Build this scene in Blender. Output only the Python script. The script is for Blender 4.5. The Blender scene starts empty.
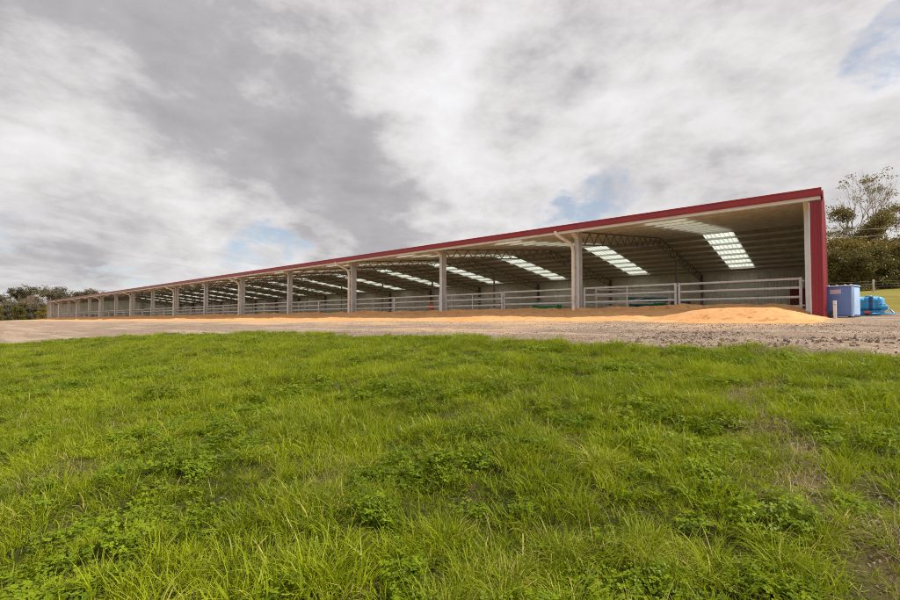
import bpy, bmesh, math, random
import numpy as np
from mathutils import Vector, Matrix

random.seed(7)
rng = np.random.default_rng(11)
scene = bpy.context.scene
col = scene.collection

# ------------------------------------------------------------------ camera
# World frame: x runs along the shed (right-hand end at x=0, shed reaches to -x),
# y runs into the shed (front columns at y=0), z up.  Eye level is z = EYE.
EYE = 1.7
CAMX, CAMY = 0.64, -23.65
HEAD = math.radians(40.2)
cam = bpy.data.cameras.new('camera')
cam.sensor_width = 36.0
cam.lens = 18.0
cam.shift_y = 0.0091
cam.clip_start = 0.05
cam.clip_end = 9000
camo = bpy.data.objects.new('camera', cam)
col.objects.link(camo)
camo.location = (CAMX, CAMY, EYE)
camo.rotation_euler = (math.radians(91.5), 0, HEAD)
scene.camera = camo
FWD = Vector((-math.sin(HEAD), math.cos(HEAD), 0))
RIGHT = Vector((math.cos(HEAD), math.sin(HEAD), 0))

# ------------------------------------------------------------------ sun, exposure
SUN_DIR = Vector((4.2, 1.75, 4.7)).normalized()          # towards the sun
sun = bpy.data.lights.new('sun', 'SUN')
sun.energy = 5.0
sun.angle = math.radians(0.9)
sun.color = (1.0, 0.93, 0.82)
suno = bpy.data.objects.new('sun', sun)
col.objects.link(suno)
suno.rotation_euler = SUN_DIR.to_track_quat('Z', 'Y').to_euler()
scene.view_settings.view_transform = 'Standard'
scene.view_settings.look = 'None'
scene.view_settings.exposure = 0.17
scene.view_settings.gamma = 1.0
scene.cycles.filter_width = 1.0
scene.cycles.use_denoising = True
scene.cycles.denoising_input_passes = 'RGB_ALBEDO_NORMAL'
scene.cycles.denoising_prefilter = 'NONE'
scene.cycles.max_bounces = 10
scene.cycles.diffuse_bounces = 5
scene.cycles.transmission_bounces = 6
scene.cycles.transparent_max_bounces = 8

# ------------------------------------------------------------------ node helper
class NT:
    def __init__(self, tree):
        self.t = tree
        self.n = tree.nodes
        self.l = tree.links
    def put(self, node, i, v):
        if v is None:
            return
        s = node.inputs[i]
        if isinstance(v, bpy.types.NodeSocket):
            self.l.new(v, s)
        else:
            s.default_value = v
    def math(self, op, a, b=None, c=None, clamp=False):
        m = self.n.new('ShaderNodeMath'); m.operation = op; m.use_clamp = clamp
        self.put(m, 0, a); self.put(m, 1, b); self.put(m, 2, c)
        return m.outputs[0]
    def vm(self, op, a, b=None, out=0):
        m = self.n.new('ShaderNodeVectorMath'); m.operation = op
        self.put(m, 0, a); self.put(m, 1, b)
        return m.outputs[out]
    def smooth(self, v, a, b, lo=0.0, hi=1.0):
        m = self.n.new('ShaderNodeMapRange'); m.interpolation_type = 'SMOOTHSTEP'
        self.put(m, 0, v); self.put(m, 1, a); self.put(m, 2, b); self.put(m, 3, lo); self.put(m, 4, hi)
        return m.outputs[0]
    def noise(self, vec, scale, detail=3, rough=0.5, dist=0.0, out=0, lac=2.0):
        m = self.n.new('ShaderNodeTexNoise')
        self.put(m, 'Vector', vec); m.inputs['Scale'].default_value = scale
        m.inputs['Detail'].default_value = detail; m.inputs['Roughness'].default_value = rough
        m.inputs['Distortion'].default_value = dist; m.inputs['Lacunarity'].default_value = lac
        return m.outputs[out]
    def mix(self, f, a, b, blend='MIX'):
        m = self.n.new('ShaderNodeMix'); m.data_type = 'RGBA'; m.blend_type = blend
        self.put(m, 0, f)
        for i, v in ((6, a), (7, b)):
            if isinstance(v, tuple) and len(v) == 3:
                v = (*v, 1)
            self.put(m, i, v)
        return m.outputs[2]
    def xyz(self, x, y, z):
        m = self.n.new('ShaderNodeCombineXYZ')
        self.put(m, 0, x); self.put(m, 1, y); self.put(m, 2, z)
        return m.outputs[0]

def pix_dir(px, py):
    d = FWD + RIGHT * ((px - 450) / 450) + Vector((0, 0, 1)) * ((320 - py) / 450)
    return d.normalized()

# ------------------------------------------------------------------ world: sky with broken cloud
world = bpy.data.worlds.new('World')
scene.world = world
world.use_nodes = True
world.cycles.sampling_method = 'MANUAL'
world.cycles.sample_map_resolution = 512
W = NT(world.node_tree)
W.n.clear()
wout = W.n.new('ShaderNodeOutputWorld')
bg = W.n.new('ShaderNodeBackground')
bg.inputs['Strength'].default_value = 0.1
W.l.new(bg.outputs[0], wout.inputs[0])
sky = W.n.new('ShaderNodeTexSky')
sky.sky_type = 'NISHITA'
sky.sun_disc = False
sky.sun_elevation = math.asin(SUN_DIR.z)
sky.sun_rotation = math.atan2(SUN_DIR.x, SUN_DIR.y)
sky.air_density = 1.0
sky.dust_density = 0.6
tc = W.n.new('ShaderNodeTexCoord')
d0 = tc.outputs['Generated']
sep = W.n.new('ShaderNodeSeparateXYZ'); W.l.new(d0, sep.inputs[0])
zc = W.math('ADD', W.math('MAXIMUM', sep.outputs[2], 0.0), 0.10)
px_ = W.math('DIVIDE', sep.outputs[0], zc)
py_ = W.math('DIVIDE', sep.outputs[1], zc)
bx, by = -0.478, 0.878                                  # the way the cloud bands run
u = W.math('ADD', W.math('MULTIPLY', px_, bx), W.math('MULTIPLY', py_, by))
w = W.math('ADD', W.math('MULTIPLY', px_, -by), W.math('MULTIPLY', py_, bx))
cp = W.xyz(W.math('MULTIPLY', u, 0.55), W.math('MULTIPLY', w, 0.9), 0.0)
wob = W.noise(cp, 1.1, 4, 0.5, out=1)
wobv = W.vm('SUBTRACT', wob, (0.5, 0.5, 0.5))
cpw = W.vm('ADD', cp, W.vm('MULTIPLY', wobv, (0.9, 0.9, 0.0)))
nbig = W.noise(cpw, 0.9, 6, 0.50)
ndet = W.noise(W.vm('ADD', cpw, (7.3, 2.1, 0)), 2.6, 6, 0.55)
dirn = W.noise(W.vm('MULTIPLY', d0, (1.0, 1.0, 1.7)), 6.0, 8, 0.60)          # billows seen side-on
dw = W.vm('NORMALIZE', W.vm('ADD', d0, W.vm('MULTIPLY', W.vm('SUBTRACT', W.noise(W.vm('MULTIPLY', d0, (1, 1, 1.6)), 3.4, 5, 0.6, out=1), (0.5, 0.5, 0.5)), (0.30, 0.30, 0.22))))
def blob(px, py, r):
    """a soft patch of cloud round one direction, r in degrees"""
    c = W.vm('DOT_PRODUCT', dw, tuple(pix_dir(px, py)), out=1)
    return W.smooth(c, math.cos(math.radians(r)), 1.0)
def total(lst):
    o = None
    for a in lst:
        o = a if o is None else W.math('ADD', o, a)
    return o
thick = total([W.math('MULTIPLY', blob(*b[:3]), b[3]) for b in
               [(-10, 0, 22, .24), (90, 30, 20, .16), (190, 60, 24, .14), (290, 120, 20, .16), (400, 215, 14, .18), (350, 190, 15, .24), (130, 258, 10, .22), (240, 200, 12, .10),
                (20, 262, 9, .2), (420, 235, 9, .22), (540, 105, 12, .02), (800, 165, 16, .10), (640, 10, 22, .05)]])
thin = total([W.math('MULTIPLY', blob(*b[:3]), b[3]) for b in
              [(20, 120, 13, .28), (110, 180, 11, .20), (430, 90, 9, .14), (430, 185, 11, .26), (210, 228, 8, .24), (640, 175, 14, .14), (300, 268, 6, .3), (540, 190, 7, .2), (850, 100, 12, .14)]])
d1 = W.vm('ADD', W.vm('MULTIPLY', d0, (1.0, 1.0, 1.9)), W.vm('MULTIPLY', wobv, (0.10, 0.10, 0.06)))
puff = W.noise(d1, 11.0, 7, 0.62)
bil = W.math('ABSOLUTE', W.math('MULTIPLY_ADD', W.noise(W.vm('ADD', d1, (3.1, 1.7, 5.2)), 5.5, 6, 0.55), 2.0, -1.0))   # creases between billows
t1 = total([W.math('MULTIPLY', nbig, 0.85), W.math('MULTIPLY', ndet, 0.75), W.math('MULTIPLY', dirn, 0.65), W.math('MULTIPLY', puff, 1.0), W.math('MULTIPLY', bil, 0.38), W.math("ADD", -0.38, 0.0)])
t2 = W.math('SUBTRACT', W.math('ADD', t1, thick), thin)
ramp = W.n.new('ShaderNodeValToRGB')
mr_ = W.n.new('ShaderNodeMapRange'); W.put(mr_, 0, t2); mr_.inputs[1].default_value = 0.78; mr_.inputs[2].default_value = 2.12
W.l.new(mr_.outputs[0], ramp.inputs[0])
cr = ramp.color_ramp
cr.elements[0].position = 0.0; cr.elements[0].color = (.80, .80, .815, 1)
cr.elements[1].position = 1.0; cr.elements[1].color = (.355, .345, .36, 1)
for pos, c in ((.30, (.70, .685, .69)), (.50, (.585, .57, .575)), (.72, (.42, .41, .425))):
    e_ = cr.elements.new(pos); e_.color = (*c, 1)
cloud = W.mix(1.0, ramp.outputs[0], (10.3, 10.2, 10.2), 'MULTIPLY')
gap = total([W.math('MULTIPLY', blob(*b[:3]), b[3]) for b in
             [(612, 194, 4.5, .75), (580, 200, 4.0, .55), (548, 204, 3.5, .5), (262, 255, 4.0, .75), (300, 252, 3.5, .6), (900, 36, 4.5, .65), (112, 306, 4.0, .7), (160, 296, 3.5, .5), (0, 232, 4, .4)]])
gapn = total([gap, W.math('MULTIPLY', W.math('SUBTRACT', ndet, 0.5), 1.7), W.math('MULTIPLY', W.math('SUBTRACT', puff, 0.5), -3.2), W.math('MULTIPLY', W.math('SUBTRACT', dirn, 0.5), -1.6)])
gapm = W.math('MULTIPLY', W.math('MULTIPLY', W.smooth(gapn, 0.2, 1.25), W.smooth(gap, .08, .5)), 0.85)
skyb = W.mix(0.30, sky.outputs[0], (6.4, 6.8, 7.3))
final = W.mix(gapm, cloud, skyb)
W.l.new(final, bg.inputs['Color'])

# ------------------------------------------------------------------ noise in numpy
def vnoise(x, y, seed=0):
    x = np.asarray(x, float); y = np.asarray(y, float)
    xi = np.floor(x).astype(np.int64); yi = np.floor(y).astype(np.int64)
    fx = x - xi; fy = y - yi
    fx = fx * fx * (3 - 2 * fx); fy = fy * fy * (3 - 2 * fy)
    def h(a, b):
        n = (a * 374761393 + b * 668265263 + seed * 1442695041) & 0x7fffffff
        n = ((n ^ (n >> 13)) * 1274126177) & 0x7fffffff
        n = (n ^ (n >> 16)) & 0xffff
        return n / 65535.0
    return (h(xi, yi) * (1 - fx) + h(xi + 1, yi) * fx) * (1 - fy) + (h(xi, yi + 1) * (1 - fx) + h(xi + 1, yi + 1) * fx) * fy
def fbm(x, y, seed=0, oct=4):
    a, s, t = 1.0, 0.0, 0.0
    for k in range(oct):
        s = s + a * vnoise(np.asarray(x) * 2 ** k, np.asarray(y) * 2 ** k, seed + k); t += a; a *= 0.5
    return s / t
def sstep(a, b, x):
    t = np.clip((np.asarray(x, float) - a) / (b - a), 0, 1)
    return t * t * (3 - 2 * t)

# ------------------------------------------------------------------ ground shape
PV = [-400, -60, -40, -30, -23.65, -20, -17, -14, -12, -10, -7, -4.5, -3, 0, 2, 400]
PH = [-9, -3.5, -2.6, -2.1, -1.62, -1.27, -.95, -.62, -.47, -.36, -.17, -.06, .0, .12, .2, .3]
HV = [-400, -60, -40, -30, -23.65, -20, -17, -14, -12, -10, -7, -4.5, -3, 0, 4, 10, 20, 40, 67, 75, 120, 400, 2000]
HH = [-9, -3.5, -2.6, -2.1, -1.62, -1.27, -.95, -.62, -.47, -.36, -.17, -.06, .0, .12, .40, .8, 1.4, 2.6, 4.25, 5.2, 9, 20, 30]
ES = [-60, -10, -1.4, .6, 3.5, 8, 18, 27, 33, 38, 45, 50, 400]
EV = [-17, -14.7, -14.0, -13.2, -13.4, -13.5, -13.3, -15.7, -20.8, -27, -40, -45, -45]
def edge_v(x):
    return np.interp(-np.asarray(x, float), ES, EV)
def grass_mask(x, y):
    """1 in the lush foreground grass, 0 on the gravel"""
    wv = (fbm(x * 0.55, y * 0.55, 5) - 0.5) * 1.7 + (fbm(x * 2.3, y * 2.3, 9) - 0.5) * 0.9
    return sstep(0.25, -0.25, y - edge_v(x) + wv)
def bare(x, y):
    """worn line through the grass near the right-hand edge, and small worn spots"""
    t = np.clip((y + 17.0) / -3.4, 0, 1)
    lx = -.2 + 1.25 * t + .12 * np.sin(y * 3)
    w_ = .10 + .24 * sstep(.3, .85, t)
    b = np.exp(-((x - lx) / w_) ** 2) * sstep(-15.8, -16.6, y) * sstep(-21.6, -20.6, y) * sstep(.30, .55, fbm(x * 2.6, y * 2.6, 73))
    b2 = .6 * sstep(.70, .80, fbm(x * 1.1 + 4, y * 1.1, 77))
    return np.clip(b * 1.2 + b2 * .8, 0, 1)
def ground(x, y):
    x = np.asarray(x, float); y = np.asarray(y, float)
    h = np.interp(y, PV, PH)
    hr = np.interp(y, HV, HH)
    back = sstep(33.0, 37.0, y)
    t = np.maximum(sstep(0.8, 2.8, x), back * sstep(-40, -10, x))
    h = h * (1 - t) + hr * t
    near = np.exp(-((x - CAMX) ** 2 + (y - CAMY) ** 2) / 60.0 ** 2)
    g = grass_mask(x, y)
    h = h + near * g * ((fbm(x * 0.45, y * 0.45, 21) - 0.5) * 0.22 + (fbm(x * 1.9, y * 1.9, 31, 3) - 0.5) * 0.19)
    gr = (1 - g) * sstep(-1.0, -4.0, y)
    h = h + near * gr * ((fbm(x * 0.5, y * 0.8, 41) - 0.5) * 0.12 + (fbm(x * 2.5, y * 2.5, 43) - 0.5) * 0.05)
    # turned-up soil at the gravel's right-hand edge
    h = h + np.exp(-((x - 3.2) / 3.5) ** 2 - ((y + 12.0) / 1.5) ** 2) * (fbm(x * 2.2, y * 2.2, 47) - 0.4) * 0.34
    return h + EYE
def gz(x, y):
    return float(ground(np.array([x]), np.array([y]))[0])

# ------------------------------------------------------------------ mesh helpers
def tag(o, label=None, cat=None, group=None, kind=None):
    if label: o['label'] = label
    if cat: o['category'] = cat
    if group: o['group'] = group
    if kind: o['kind'] = kind
    return o
def empty(name, loc=(0, 0, 0), rz=0.0):
    o = bpy.data.objects.new(name, None)
    o.empty_display_size = 0.2
    o.location = loc; o.rotation_euler = (0, 0, rz)
    col.objects.link(o)
    return o
class MB:
    def __init__(self):
        self.v = []; self.f = []; self.s = []
    def add(self, vs, fs, smooth=False):
        b = len(self.v)
        self.v.extend(tuple(p) for p in vs)
        for f in fs:
            self.f.append(tuple(i + b for i in f)); self.s.append(smooth)
        return self
    def box(self, a, b):
        (x0, y0, z0), (x1, y1, z1) = a, b
        vs = [(x0, y0, z0), (x1, y0, z0), (x1, y1, z0), (x0, y1, z0), (x0, y0, z1), (x1, y0, z1), (x1, y1, z1), (x0, y1, z1)]
        return self.add(vs, [(0, 3, 2, 1), (4, 5, 6, 7), (0, 1, 5, 4), (1, 2, 6, 5), (2, 3, 7, 6), (3, 0, 4, 7)])
    def bar(self, p, q, w, h, up=(0, 0, 1)):
        p = Vector(p); q = Vector(q); d = (q - p).normalized()
        side = d.cross(Vector(up))
        if side.length < 1e-4: side = d.cross(Vector((1, 0, 0)))
        side.normalize(); upv = side.cross(d).normalized()
        vs = []
        for c in (p, q):
            for sx, sz in ((-1, -1), (1, -1), (1, 1), (-1, 1)):
                vs.append(c + side * (sx * w / 2) + upv * (sz * h / 2))
        return self.add(vs, [(0, 1, 2, 3), (7, 6, 5, 4), (0, 4, 5, 1), (1, 5, 6, 2), (2, 6, 7, 3), (3, 7, 4, 0)])
    def tube(self, pts, radii, n=8, caps=True):
        pts = [Vector(p) for p in pts]
        if not hasattr(radii, '__len__'): radii = [radii] * len(pts)
        rings = []
        ref = None
        for i, p in enumerate(pts):
            d = (pts[min(i + 1, len(pts) - 1)] - pts[max(i - 1, 0)]).normalized()
            if ref is None:
                ref = d.orthogonal().normalized()
            ref = (ref - d * ref.dot(d)).normalized()
            b = d.cross(ref)
            rings.append([p + (ref * math.cos(2 * math.pi * k / n) + b * math.sin(2 * math.pi * k / n)) * radii[i] for k in range(n)])
        vs = [q for r in rings for q in r]
        fs = []
        for i in range(len(pts) - 1):
            for k in range(n):
                fs.append((i * n + k, i * n + (k + 1) % n, (i + 1) * n + (k + 1) % n, (i + 1) * n + k))
        self.add(vs, fs, True)
        if caps:
            self.add(rings[0], [tuple(range(n))[::-1]]); self.add(rings[-1], [tuple(range(n))])
        return self
    def mesh(self, name, mat):
        m = bpy.data.meshes.new(name)
        m.from_pydata(self.v, [], self.f)
        m.polygons.foreach_set('use_smooth', self.s)
        if mat: m.materials.append(mat)
        m.update()
        return m
    def build(self, name, mat, parent=None):
        return link(name, self.mesh(name, mat), parent)
def link(name, mesh, parent=None, loc=None):
    o = bpy.data.objects.new(name, mesh)
    col.objects.link(o)
    if parent: o.parent = parent
    if loc: o.location = loc
    return o
def bevel_box(name, a, b, r, mat, parent=None, seg=3):
    bm = bmesh.new()
    bmesh.ops.create_cube(bm, size=1.0)
    sz = [b[i] - a[i] for i in range(3)]; c = [(b[i] + a[i]) / 2 for i in range(3)]
    for v in bm.verts:
        v.co = Vector((v.co.x * sz[0] + c[0], v.co.y * sz[1] + c[1], v.co.z * sz[2] + c[2]))
    bmesh.ops.bevel(bm, geom=bm.edges[:], offset=r, segments=seg, affect='EDGES', profile=0.5)
    m = bpy.data.meshes.new(name); bm.to_mesh(m); bm.free()
    m.polygons.foreach_set('use_smooth', [True] * len(m.polygons))
    m.materials.append(mat)
    return link(name, m, parent)

# ------------------------------------------------------------------ materials
def base_mat(name):
    m = bpy.data.materials.new(name); m.use_nodes = True
    T = NT(m.node_tree)
    b = T.n['Principled BSDF']
    return m, T, b
def simple(name, c, rough=0.6, metal=0.0, var=0.12, scale=3.0, bump=0.0, dirt=None, spec=0.5):
    m, T, b = base_mat(name)
    geo = T.n.new('ShaderNodeNewGeometry')
    n1 = T.noise(geo.outputs['Position'], scale, 6, 0.6)
    f = T.smooth(n1, 0.25, 0.75)
    c0 = tuple(x * (1 - var) for x in c); c1 = tuple(min(1, x * (1 + var)) for x in c)
    cc = T.mix(f, c0, c1)
    if dirt:
        n2 = T.noise(geo.outputs['Position'], scale * 0.37, 5, 0.65)
        cc = T.mix(T.smooth(n2, 0.5, 0.75, 0, 0.7), cc, dirt)
    T.l.new(cc, b.inputs['Base Color'])
    T.put(b, 'Roughness', T.smooth(n1, 0.2, 0.8, max(0.05, rough - 0.12), min(1, rough + 0.12)))
    b.inputs['Metallic'].default_value = metal
    b.inputs['Specular IOR Level'].default_value = spec
    if bump:
        bn = T.n.new('ShaderNodeBump'); bn.inputs['Strength'].default_value = 0.5; bn.inputs['Distance'].default_value = bump
        T.l.new(T.noise(geo.outputs['Position'], scale * 8, 5, 0.7), bn.inputs['Height'])
        T.l.new(bn.outputs[0], b.inputs['Normal'])
    return m
M = {}
M['galv'] = simple('galvanised steel', (.50, .49, .48), .5, .2, .15, 5, dirt=(.30, .26, .22))
M['galvpost'] = simple('galvanised column steel', (.62, .62, .63), .5, .15, .10, 2.5, dirt=(.50, .45, .40))
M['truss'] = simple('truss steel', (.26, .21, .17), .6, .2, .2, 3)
M['purlin'] = simple('purlin steel', (.76, .71, .63), .55, .1, .12, 3)
M['roofin'] = simple('roof sheet steel', (.46, .42, .36), .55, .05, .10, .8, spec=.3)
M['red'] = simple('red steel', (.235, .014, .024), .42, 0, .12, 1.5, dirt=(.24, .05, .045))
M['gutter'] = simple('red gutter steel', (.30, .017, .026), .38, 0, .12, 1.2, dirt=(.26, .05, .045))
def weathered_gutter():
    m, T, b = base_mat('red gutter steel')
    geo = T.n.new('ShaderNodeNewGeometry'); P_ = geo.outputs['Position']
    sx_ = T.n.new('ShaderNodeSeparateXYZ'); T.l.new(P_, sx_.inputs[0])
    n1 = T.noise(P_, 1.4, 6, .65); n2 = T.noise(T.vm('MULTIPLY', P_, (3.0, 3.0, .25)), 1.0, 5, .6)
    c = T.mix(T.smooth(n1, .3, .7), (.26, .014, .022), (.33, .022, .03))
    c = T.mix(T.smooth(n2, .54, .72, 0, .55), c, (.20, .065, .05))
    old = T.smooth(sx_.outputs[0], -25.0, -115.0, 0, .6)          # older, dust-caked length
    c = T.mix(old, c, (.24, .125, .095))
    T.l.new(c, b.inputs['Base Color']); T.put(b, 'Roughness', T.smooth(n1, .2, .8, .3, .55))
    return m
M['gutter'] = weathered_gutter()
M['litpost'] = simple('sunlit column steel', (.76, .80, .82), .45, .1, .06, 2.5, dirt=(.62, .62, .60))  # lighter copy of the column steel; end column's sunlight put into the colour
M['cream'] = simple('cream painted pipe', (.78, .71, .61), .5, 0, .10, 3, dirt=(.52, .40, .28))
M['eave'] = simple('pale eave steel', (.66, .62, .56), .5, .1, .1, 3, dirt=(.50, .44, .36))
M['wallin'] = simple('wall sheet steel', (.80, .76, .69), .55, .05, .10, .9, dirt=(.62, .56, .48))
M['concrete'] = simple('concrete', (.40, .38, .35), .85, 0, .15, 2, .004, dirt=(.28, .23, .18))
M['roofout'] = simple('roof outer steel', (.27, .03, .035), .5, 0, .1, .6, dirt=(.30, .12, .08))
M['bluebox'] = simple('blue plastic', (.12, .22, .52), .45, 0, .08, 2.5, dirt=(.22, .26, .42))
M['paleblue'] = simple('pale blue edge and lit side', (.36, .52, .76), .45, 0, .06, 3)
M['label'] = simple('faded white print', (.55, .50, .58), .5, 0, .25, 30)
M['cyan'] = simple('cyan plastic', (.05, .33, .62), .35, 0, .10, 3)
M['cyand'] = simple('cyan plastic lid', (.06, .38, .70), .3, 0, .08, 4)
M['teal'] = simple('teal paint', (.02, .17, .20), .45, 0, .15, 4)
M['navy'] = simple('blue grey paint', (.10, .14, .24), .5, 0, .15, 4)
M['green'] = simple('green plastic', (.01, .26, .08), .45, 0, .15, 6)
M['black'] = simple('black rubber', (.02, .02, .02), .7, 0, .2, 8)
M['wood'] = simple('weathered wood', (.45, .38, .29), .85, 0, .2, 6, .004, dirt=(.26, .22, .17))
M['beige'] = simple('beige board', (.52, .46, .34), .7, 0, .15, 5)
M['orange'] = simple('orange plastic', (.75, .16, .05), .5, 0, .1, 6)
M['white'] = simple('white plastic', (.75, .74, .72), .5, 0, .06, 6)
M['darkwood'] = simple('dark stained timber', (.05, .045, .05), .7, 0, .2, 6)
M['cable'] = simple('cable', (.35, .33, .32), .5, 0, .05, 6)

def skylight_mat():
    m, T, b = base_mat('translucent fibreglass sheet')
    geo = T.n.new('ShaderNodeNewGeometry')
    n = T.smooth(T.noise(geo.outputs['Position'], 1.1, 6, 0.65), 0.3, 0.7)
    c = T.mix(n, (.44, .51, .46), (.60, .65, .60))
    tr = T.n.new('ShaderNodeBsdfTranslucent'); T.l.new(c, tr.inputs[0])
    b.inputs['Roughness'].default_value = .4
    T.l.new(c, b.inputs['Base Color'])
    mx = T.n.new('ShaderNodeMixShader'); mx.inputs[0].default_value = 0.88
    T.l.new(b.outputs[0], mx.inputs[1]); T.l.new(tr.outputs[0], mx.inputs[2])
    T.l.new(mx.outputs[0], T.n['Material Output'].inputs[0])
    return m
M['skylight'] = skylight_mat()

def sand_mat():
    m, T, b = base_mat('sawdust bedding')
    geo = T.n.new('ShaderNodeNewGeometry'); P = geo.outputs['Position']
    a = T.smooth(T.noise(P, .9, 6, .6), .3, .7)
    c = T.mix(a, (.58, .285, .11), (.68, .375, .17))
    c = T.mix(T.smooth(T.noise(P, 3.1, 5, .65), .52, .70), c, (.38, .165, .055))
    c = T.mix(T.smooth(T.noise(P, 26, 3, .7), .35, .75, 0, .35), c, (.74, .46, .24))
    T.l.new(c, b.inputs['Base Color']); b.inputs['Roughness'].default_value = .95; b.inputs['Specular IOR Level'].default_value = .1
    bn = T.n.new('ShaderNodeBump'); bn.inputs['Strength'].default_value = .8; bn.inputs['Distance'].default_value = .05
    T.l.new(T.noise(P, 6, 8, .7), bn.inputs['Height']); T.l.new(bn.outputs[0], b.inputs['Normal'])
    return m
M['sand'] = sand_mat()
def floor_mat():
    return simple('shed floor dirt', (.44, .31, .20), .95, 0, .2, 1.2, .02, dirt=(.52, .36, .22), spec=.1)
M['floor'] = floor_mat()

def ground_mat():
    m, T, b = base_mat('ground')
    geo = T.n.new('ShaderNodeNewGeometry'); P = geo.outputs['Position']
    at = T.n.new('ShaderNodeAttribute'); at.attribute_name = 'cover'
    sp = T.n.new('ShaderNodeSeparateColor'); T.l.new(at.outputs['Color'], sp.inputs[0])
    # soil under the grass
    soil = T.mix(T.smooth(T.noise(P, 2.2, 6, .6), .3, .7), (.030, .040, .005), (.070, .075, .012))
    soil = T.mix(T.smooth(T.noise(P, 5.0, 4, .6), .55, .75), soil, (.13, .085, .045))
    soil = T.mix(T.math('MULTIPLY', at.outputs['Alpha'], .8), soil, T.mix(T.noise(P, 14, 5, .7), (.10, .065, .032), (.27, .19, .10)))
    # gravel
    big = T.smooth(T.noise(P, .28, 6, .6), .3, .7)
    g = T.mix(big, (.29, .205, .145), (.39, .285, .20))
    g = T.mix(T.smooth(T.noise(P, 1.3, 6, .65), .42, .70, 0, .85), g, (.17, .12, .085))
    vo = T.n.new('ShaderNodeTexVoronoi'); vo.inputs['Scale'].default_value = 22; T.l.new(P, vo.inputs['Vector'])
    vs = T.n.new('ShaderNodeSeparateColor'); T.l.new(vo.outputs['Color'], vs.inputs[0])
    g = T.mix(T.smooth(vs.outputs[0], .0, 1.0, 0, .5), g, (.17, .14, .125))
    g = T.mix(T.smooth(vs.outputs[1], .8, 1.0, 0, .5), g, (.55, .47, .40))
    lanes = T.noise(T.vm('MULTIPLY', P, (.07, .75, .0)), 1.0, 5, .55)
    g = T.mix(T.smooth(lanes, .50, .62, 0, .5), g, (.46, .36, .27))
    g = T.mix(T.smooth(T.noise(T.vm('MULTIPLY', P, (.12, 1.1, 0.0)), 1.0, 6, .6), .55, .66, 0, .55), g, (.185, .13, .09))
    # wood dust blown out over the gravel
    g = T.mix(sp.outputs[2], g, (.55, .36, .21))
    # paddock
    pd = T.mix(T.smooth(T.noise(P, .22, 7, .65), .3, .7), (.16, .155, .020), (.27, .225, .045))
    pd = T.mix(T.smooth(T.noise(P, 1.7, 6, .7), .45, .8, 0, .6), pd, (.20, .14, .055))
    c = T.mix(sp.outputs[0], g, soil)
    c = T.mix(sp.outputs[1], c, pd)
    T.l.new(c, b.inputs['Base Color']); b.inputs['Roughness'].default_value = .95; b.inputs['Specular IOR Level'].default_value = .15
    bn = T.n.new('ShaderNodeBump'); bn.inputs['Strength'].default_value = 1.0; bn.inputs['Distance'].default_value = .05
    hh = T.math('ADD', T.noise(P, 9, 8, .7), T.math('MULTIPLY', vo.outputs['Distance'], .4))
    T.l.new(hh, bn.inputs['Height']); T.l.new(bn.outputs[0], b.inputs['Normal'])
    return m
M['ground'] = ground_mat()

def leafy(name, cols, trans=0.45, rough=0.5, patch=0.5, spec=.35, dryp=.42):
    """cols: dark, light, dry; attribute 'lv': r = random per leaf, g = along the leaf, b = dryness"""
    m, T, b = base_mat(name)
    geo = T.n.new('ShaderNodeNewGeometry'); P = geo.outputs['Position']
    at = T.n.new('ShaderNodeAttribute'); at.attribute_name = 'lv'
    sp = T.n.new('ShaderNodeSeparateColor'); T.l.new(at.outputs['Color'], sp.inputs[0])
    big = T.noise(P, patch, 4, .6)
    f = T.math('ADD', T.math('MULTIPLY', sp.outputs[0], .70), T.smooth(big, .3, .7, 0, .55), clamp=True)
    c = T.mix(f, cols[0], cols[1])
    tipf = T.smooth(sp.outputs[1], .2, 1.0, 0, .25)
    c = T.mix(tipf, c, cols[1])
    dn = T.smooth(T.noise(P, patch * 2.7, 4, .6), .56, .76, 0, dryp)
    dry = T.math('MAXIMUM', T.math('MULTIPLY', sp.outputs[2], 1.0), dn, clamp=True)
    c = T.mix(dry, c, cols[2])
    T.l.new(c, b.inputs['Base Color'])
    b.inputs['Roughness'].default_value = rough; b.inputs['Specular IOR Level'].default_value = spec
    tr = T.n.new('ShaderNodeBsdfTranslucent'); T.l.new(T.mix(0.35, c, cols[1]), tr.inputs[0])
    mx = T.n.new('ShaderNodeMixShader'); mx.inputs[0].default_value = trans
    T.l.new(b.outputs[0], mx.inputs[1]); T.l.new(tr.outputs[0], mx.inputs[2])
    T.l.new(mx.outputs[0], T.n['Material Output'].inputs[0])
    return m
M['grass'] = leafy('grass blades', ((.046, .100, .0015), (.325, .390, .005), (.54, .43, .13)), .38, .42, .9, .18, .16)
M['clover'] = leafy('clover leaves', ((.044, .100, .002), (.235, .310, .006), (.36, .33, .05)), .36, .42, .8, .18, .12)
M['straw'] = leafy('dry stalks', ((.36, .28, .13), (.52, .43, .24), (.40, .28, .14)), .25, .6, .8)
M['gumleaf'] = leafy('gum leaves', ((.095, .082, .020), (.225, .180, .046), (.26, .17, .07)), .35, .5, .13)
M['gumgrey'] = leafy('grey gum leaves', ((.085, .080, .050), (.175, .155, .090), (.25, .17, .10)), .30, .5, .10)
M['bushdark'] = leafy('dark bush leaves', ((.060, .056, .014), (.150, .125, .028), (.22, .15, .04)), .28, .5, .2)
M['bushgold'] = leafy('golden bush leaves', ((.115, .095, .016), (.27, .20, .038), (.28, .18, .05)), .33, .5, .2)
M['twig'] = leafy('bare reddish twigs', ((.12, .085, .06), (.22, .15, .10), (.26, .16, .09)), .1, .7, .2)
M['bark'] = simple('grey bark', (.27, .215, .165), .9, 0, .3, 2.5, .02)
M['palebark'] = simple('pale gum bark', (.42, .36, .30), .85, 0, .25, 2.0, .02, dirt=(.20, .15, .11))
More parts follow.
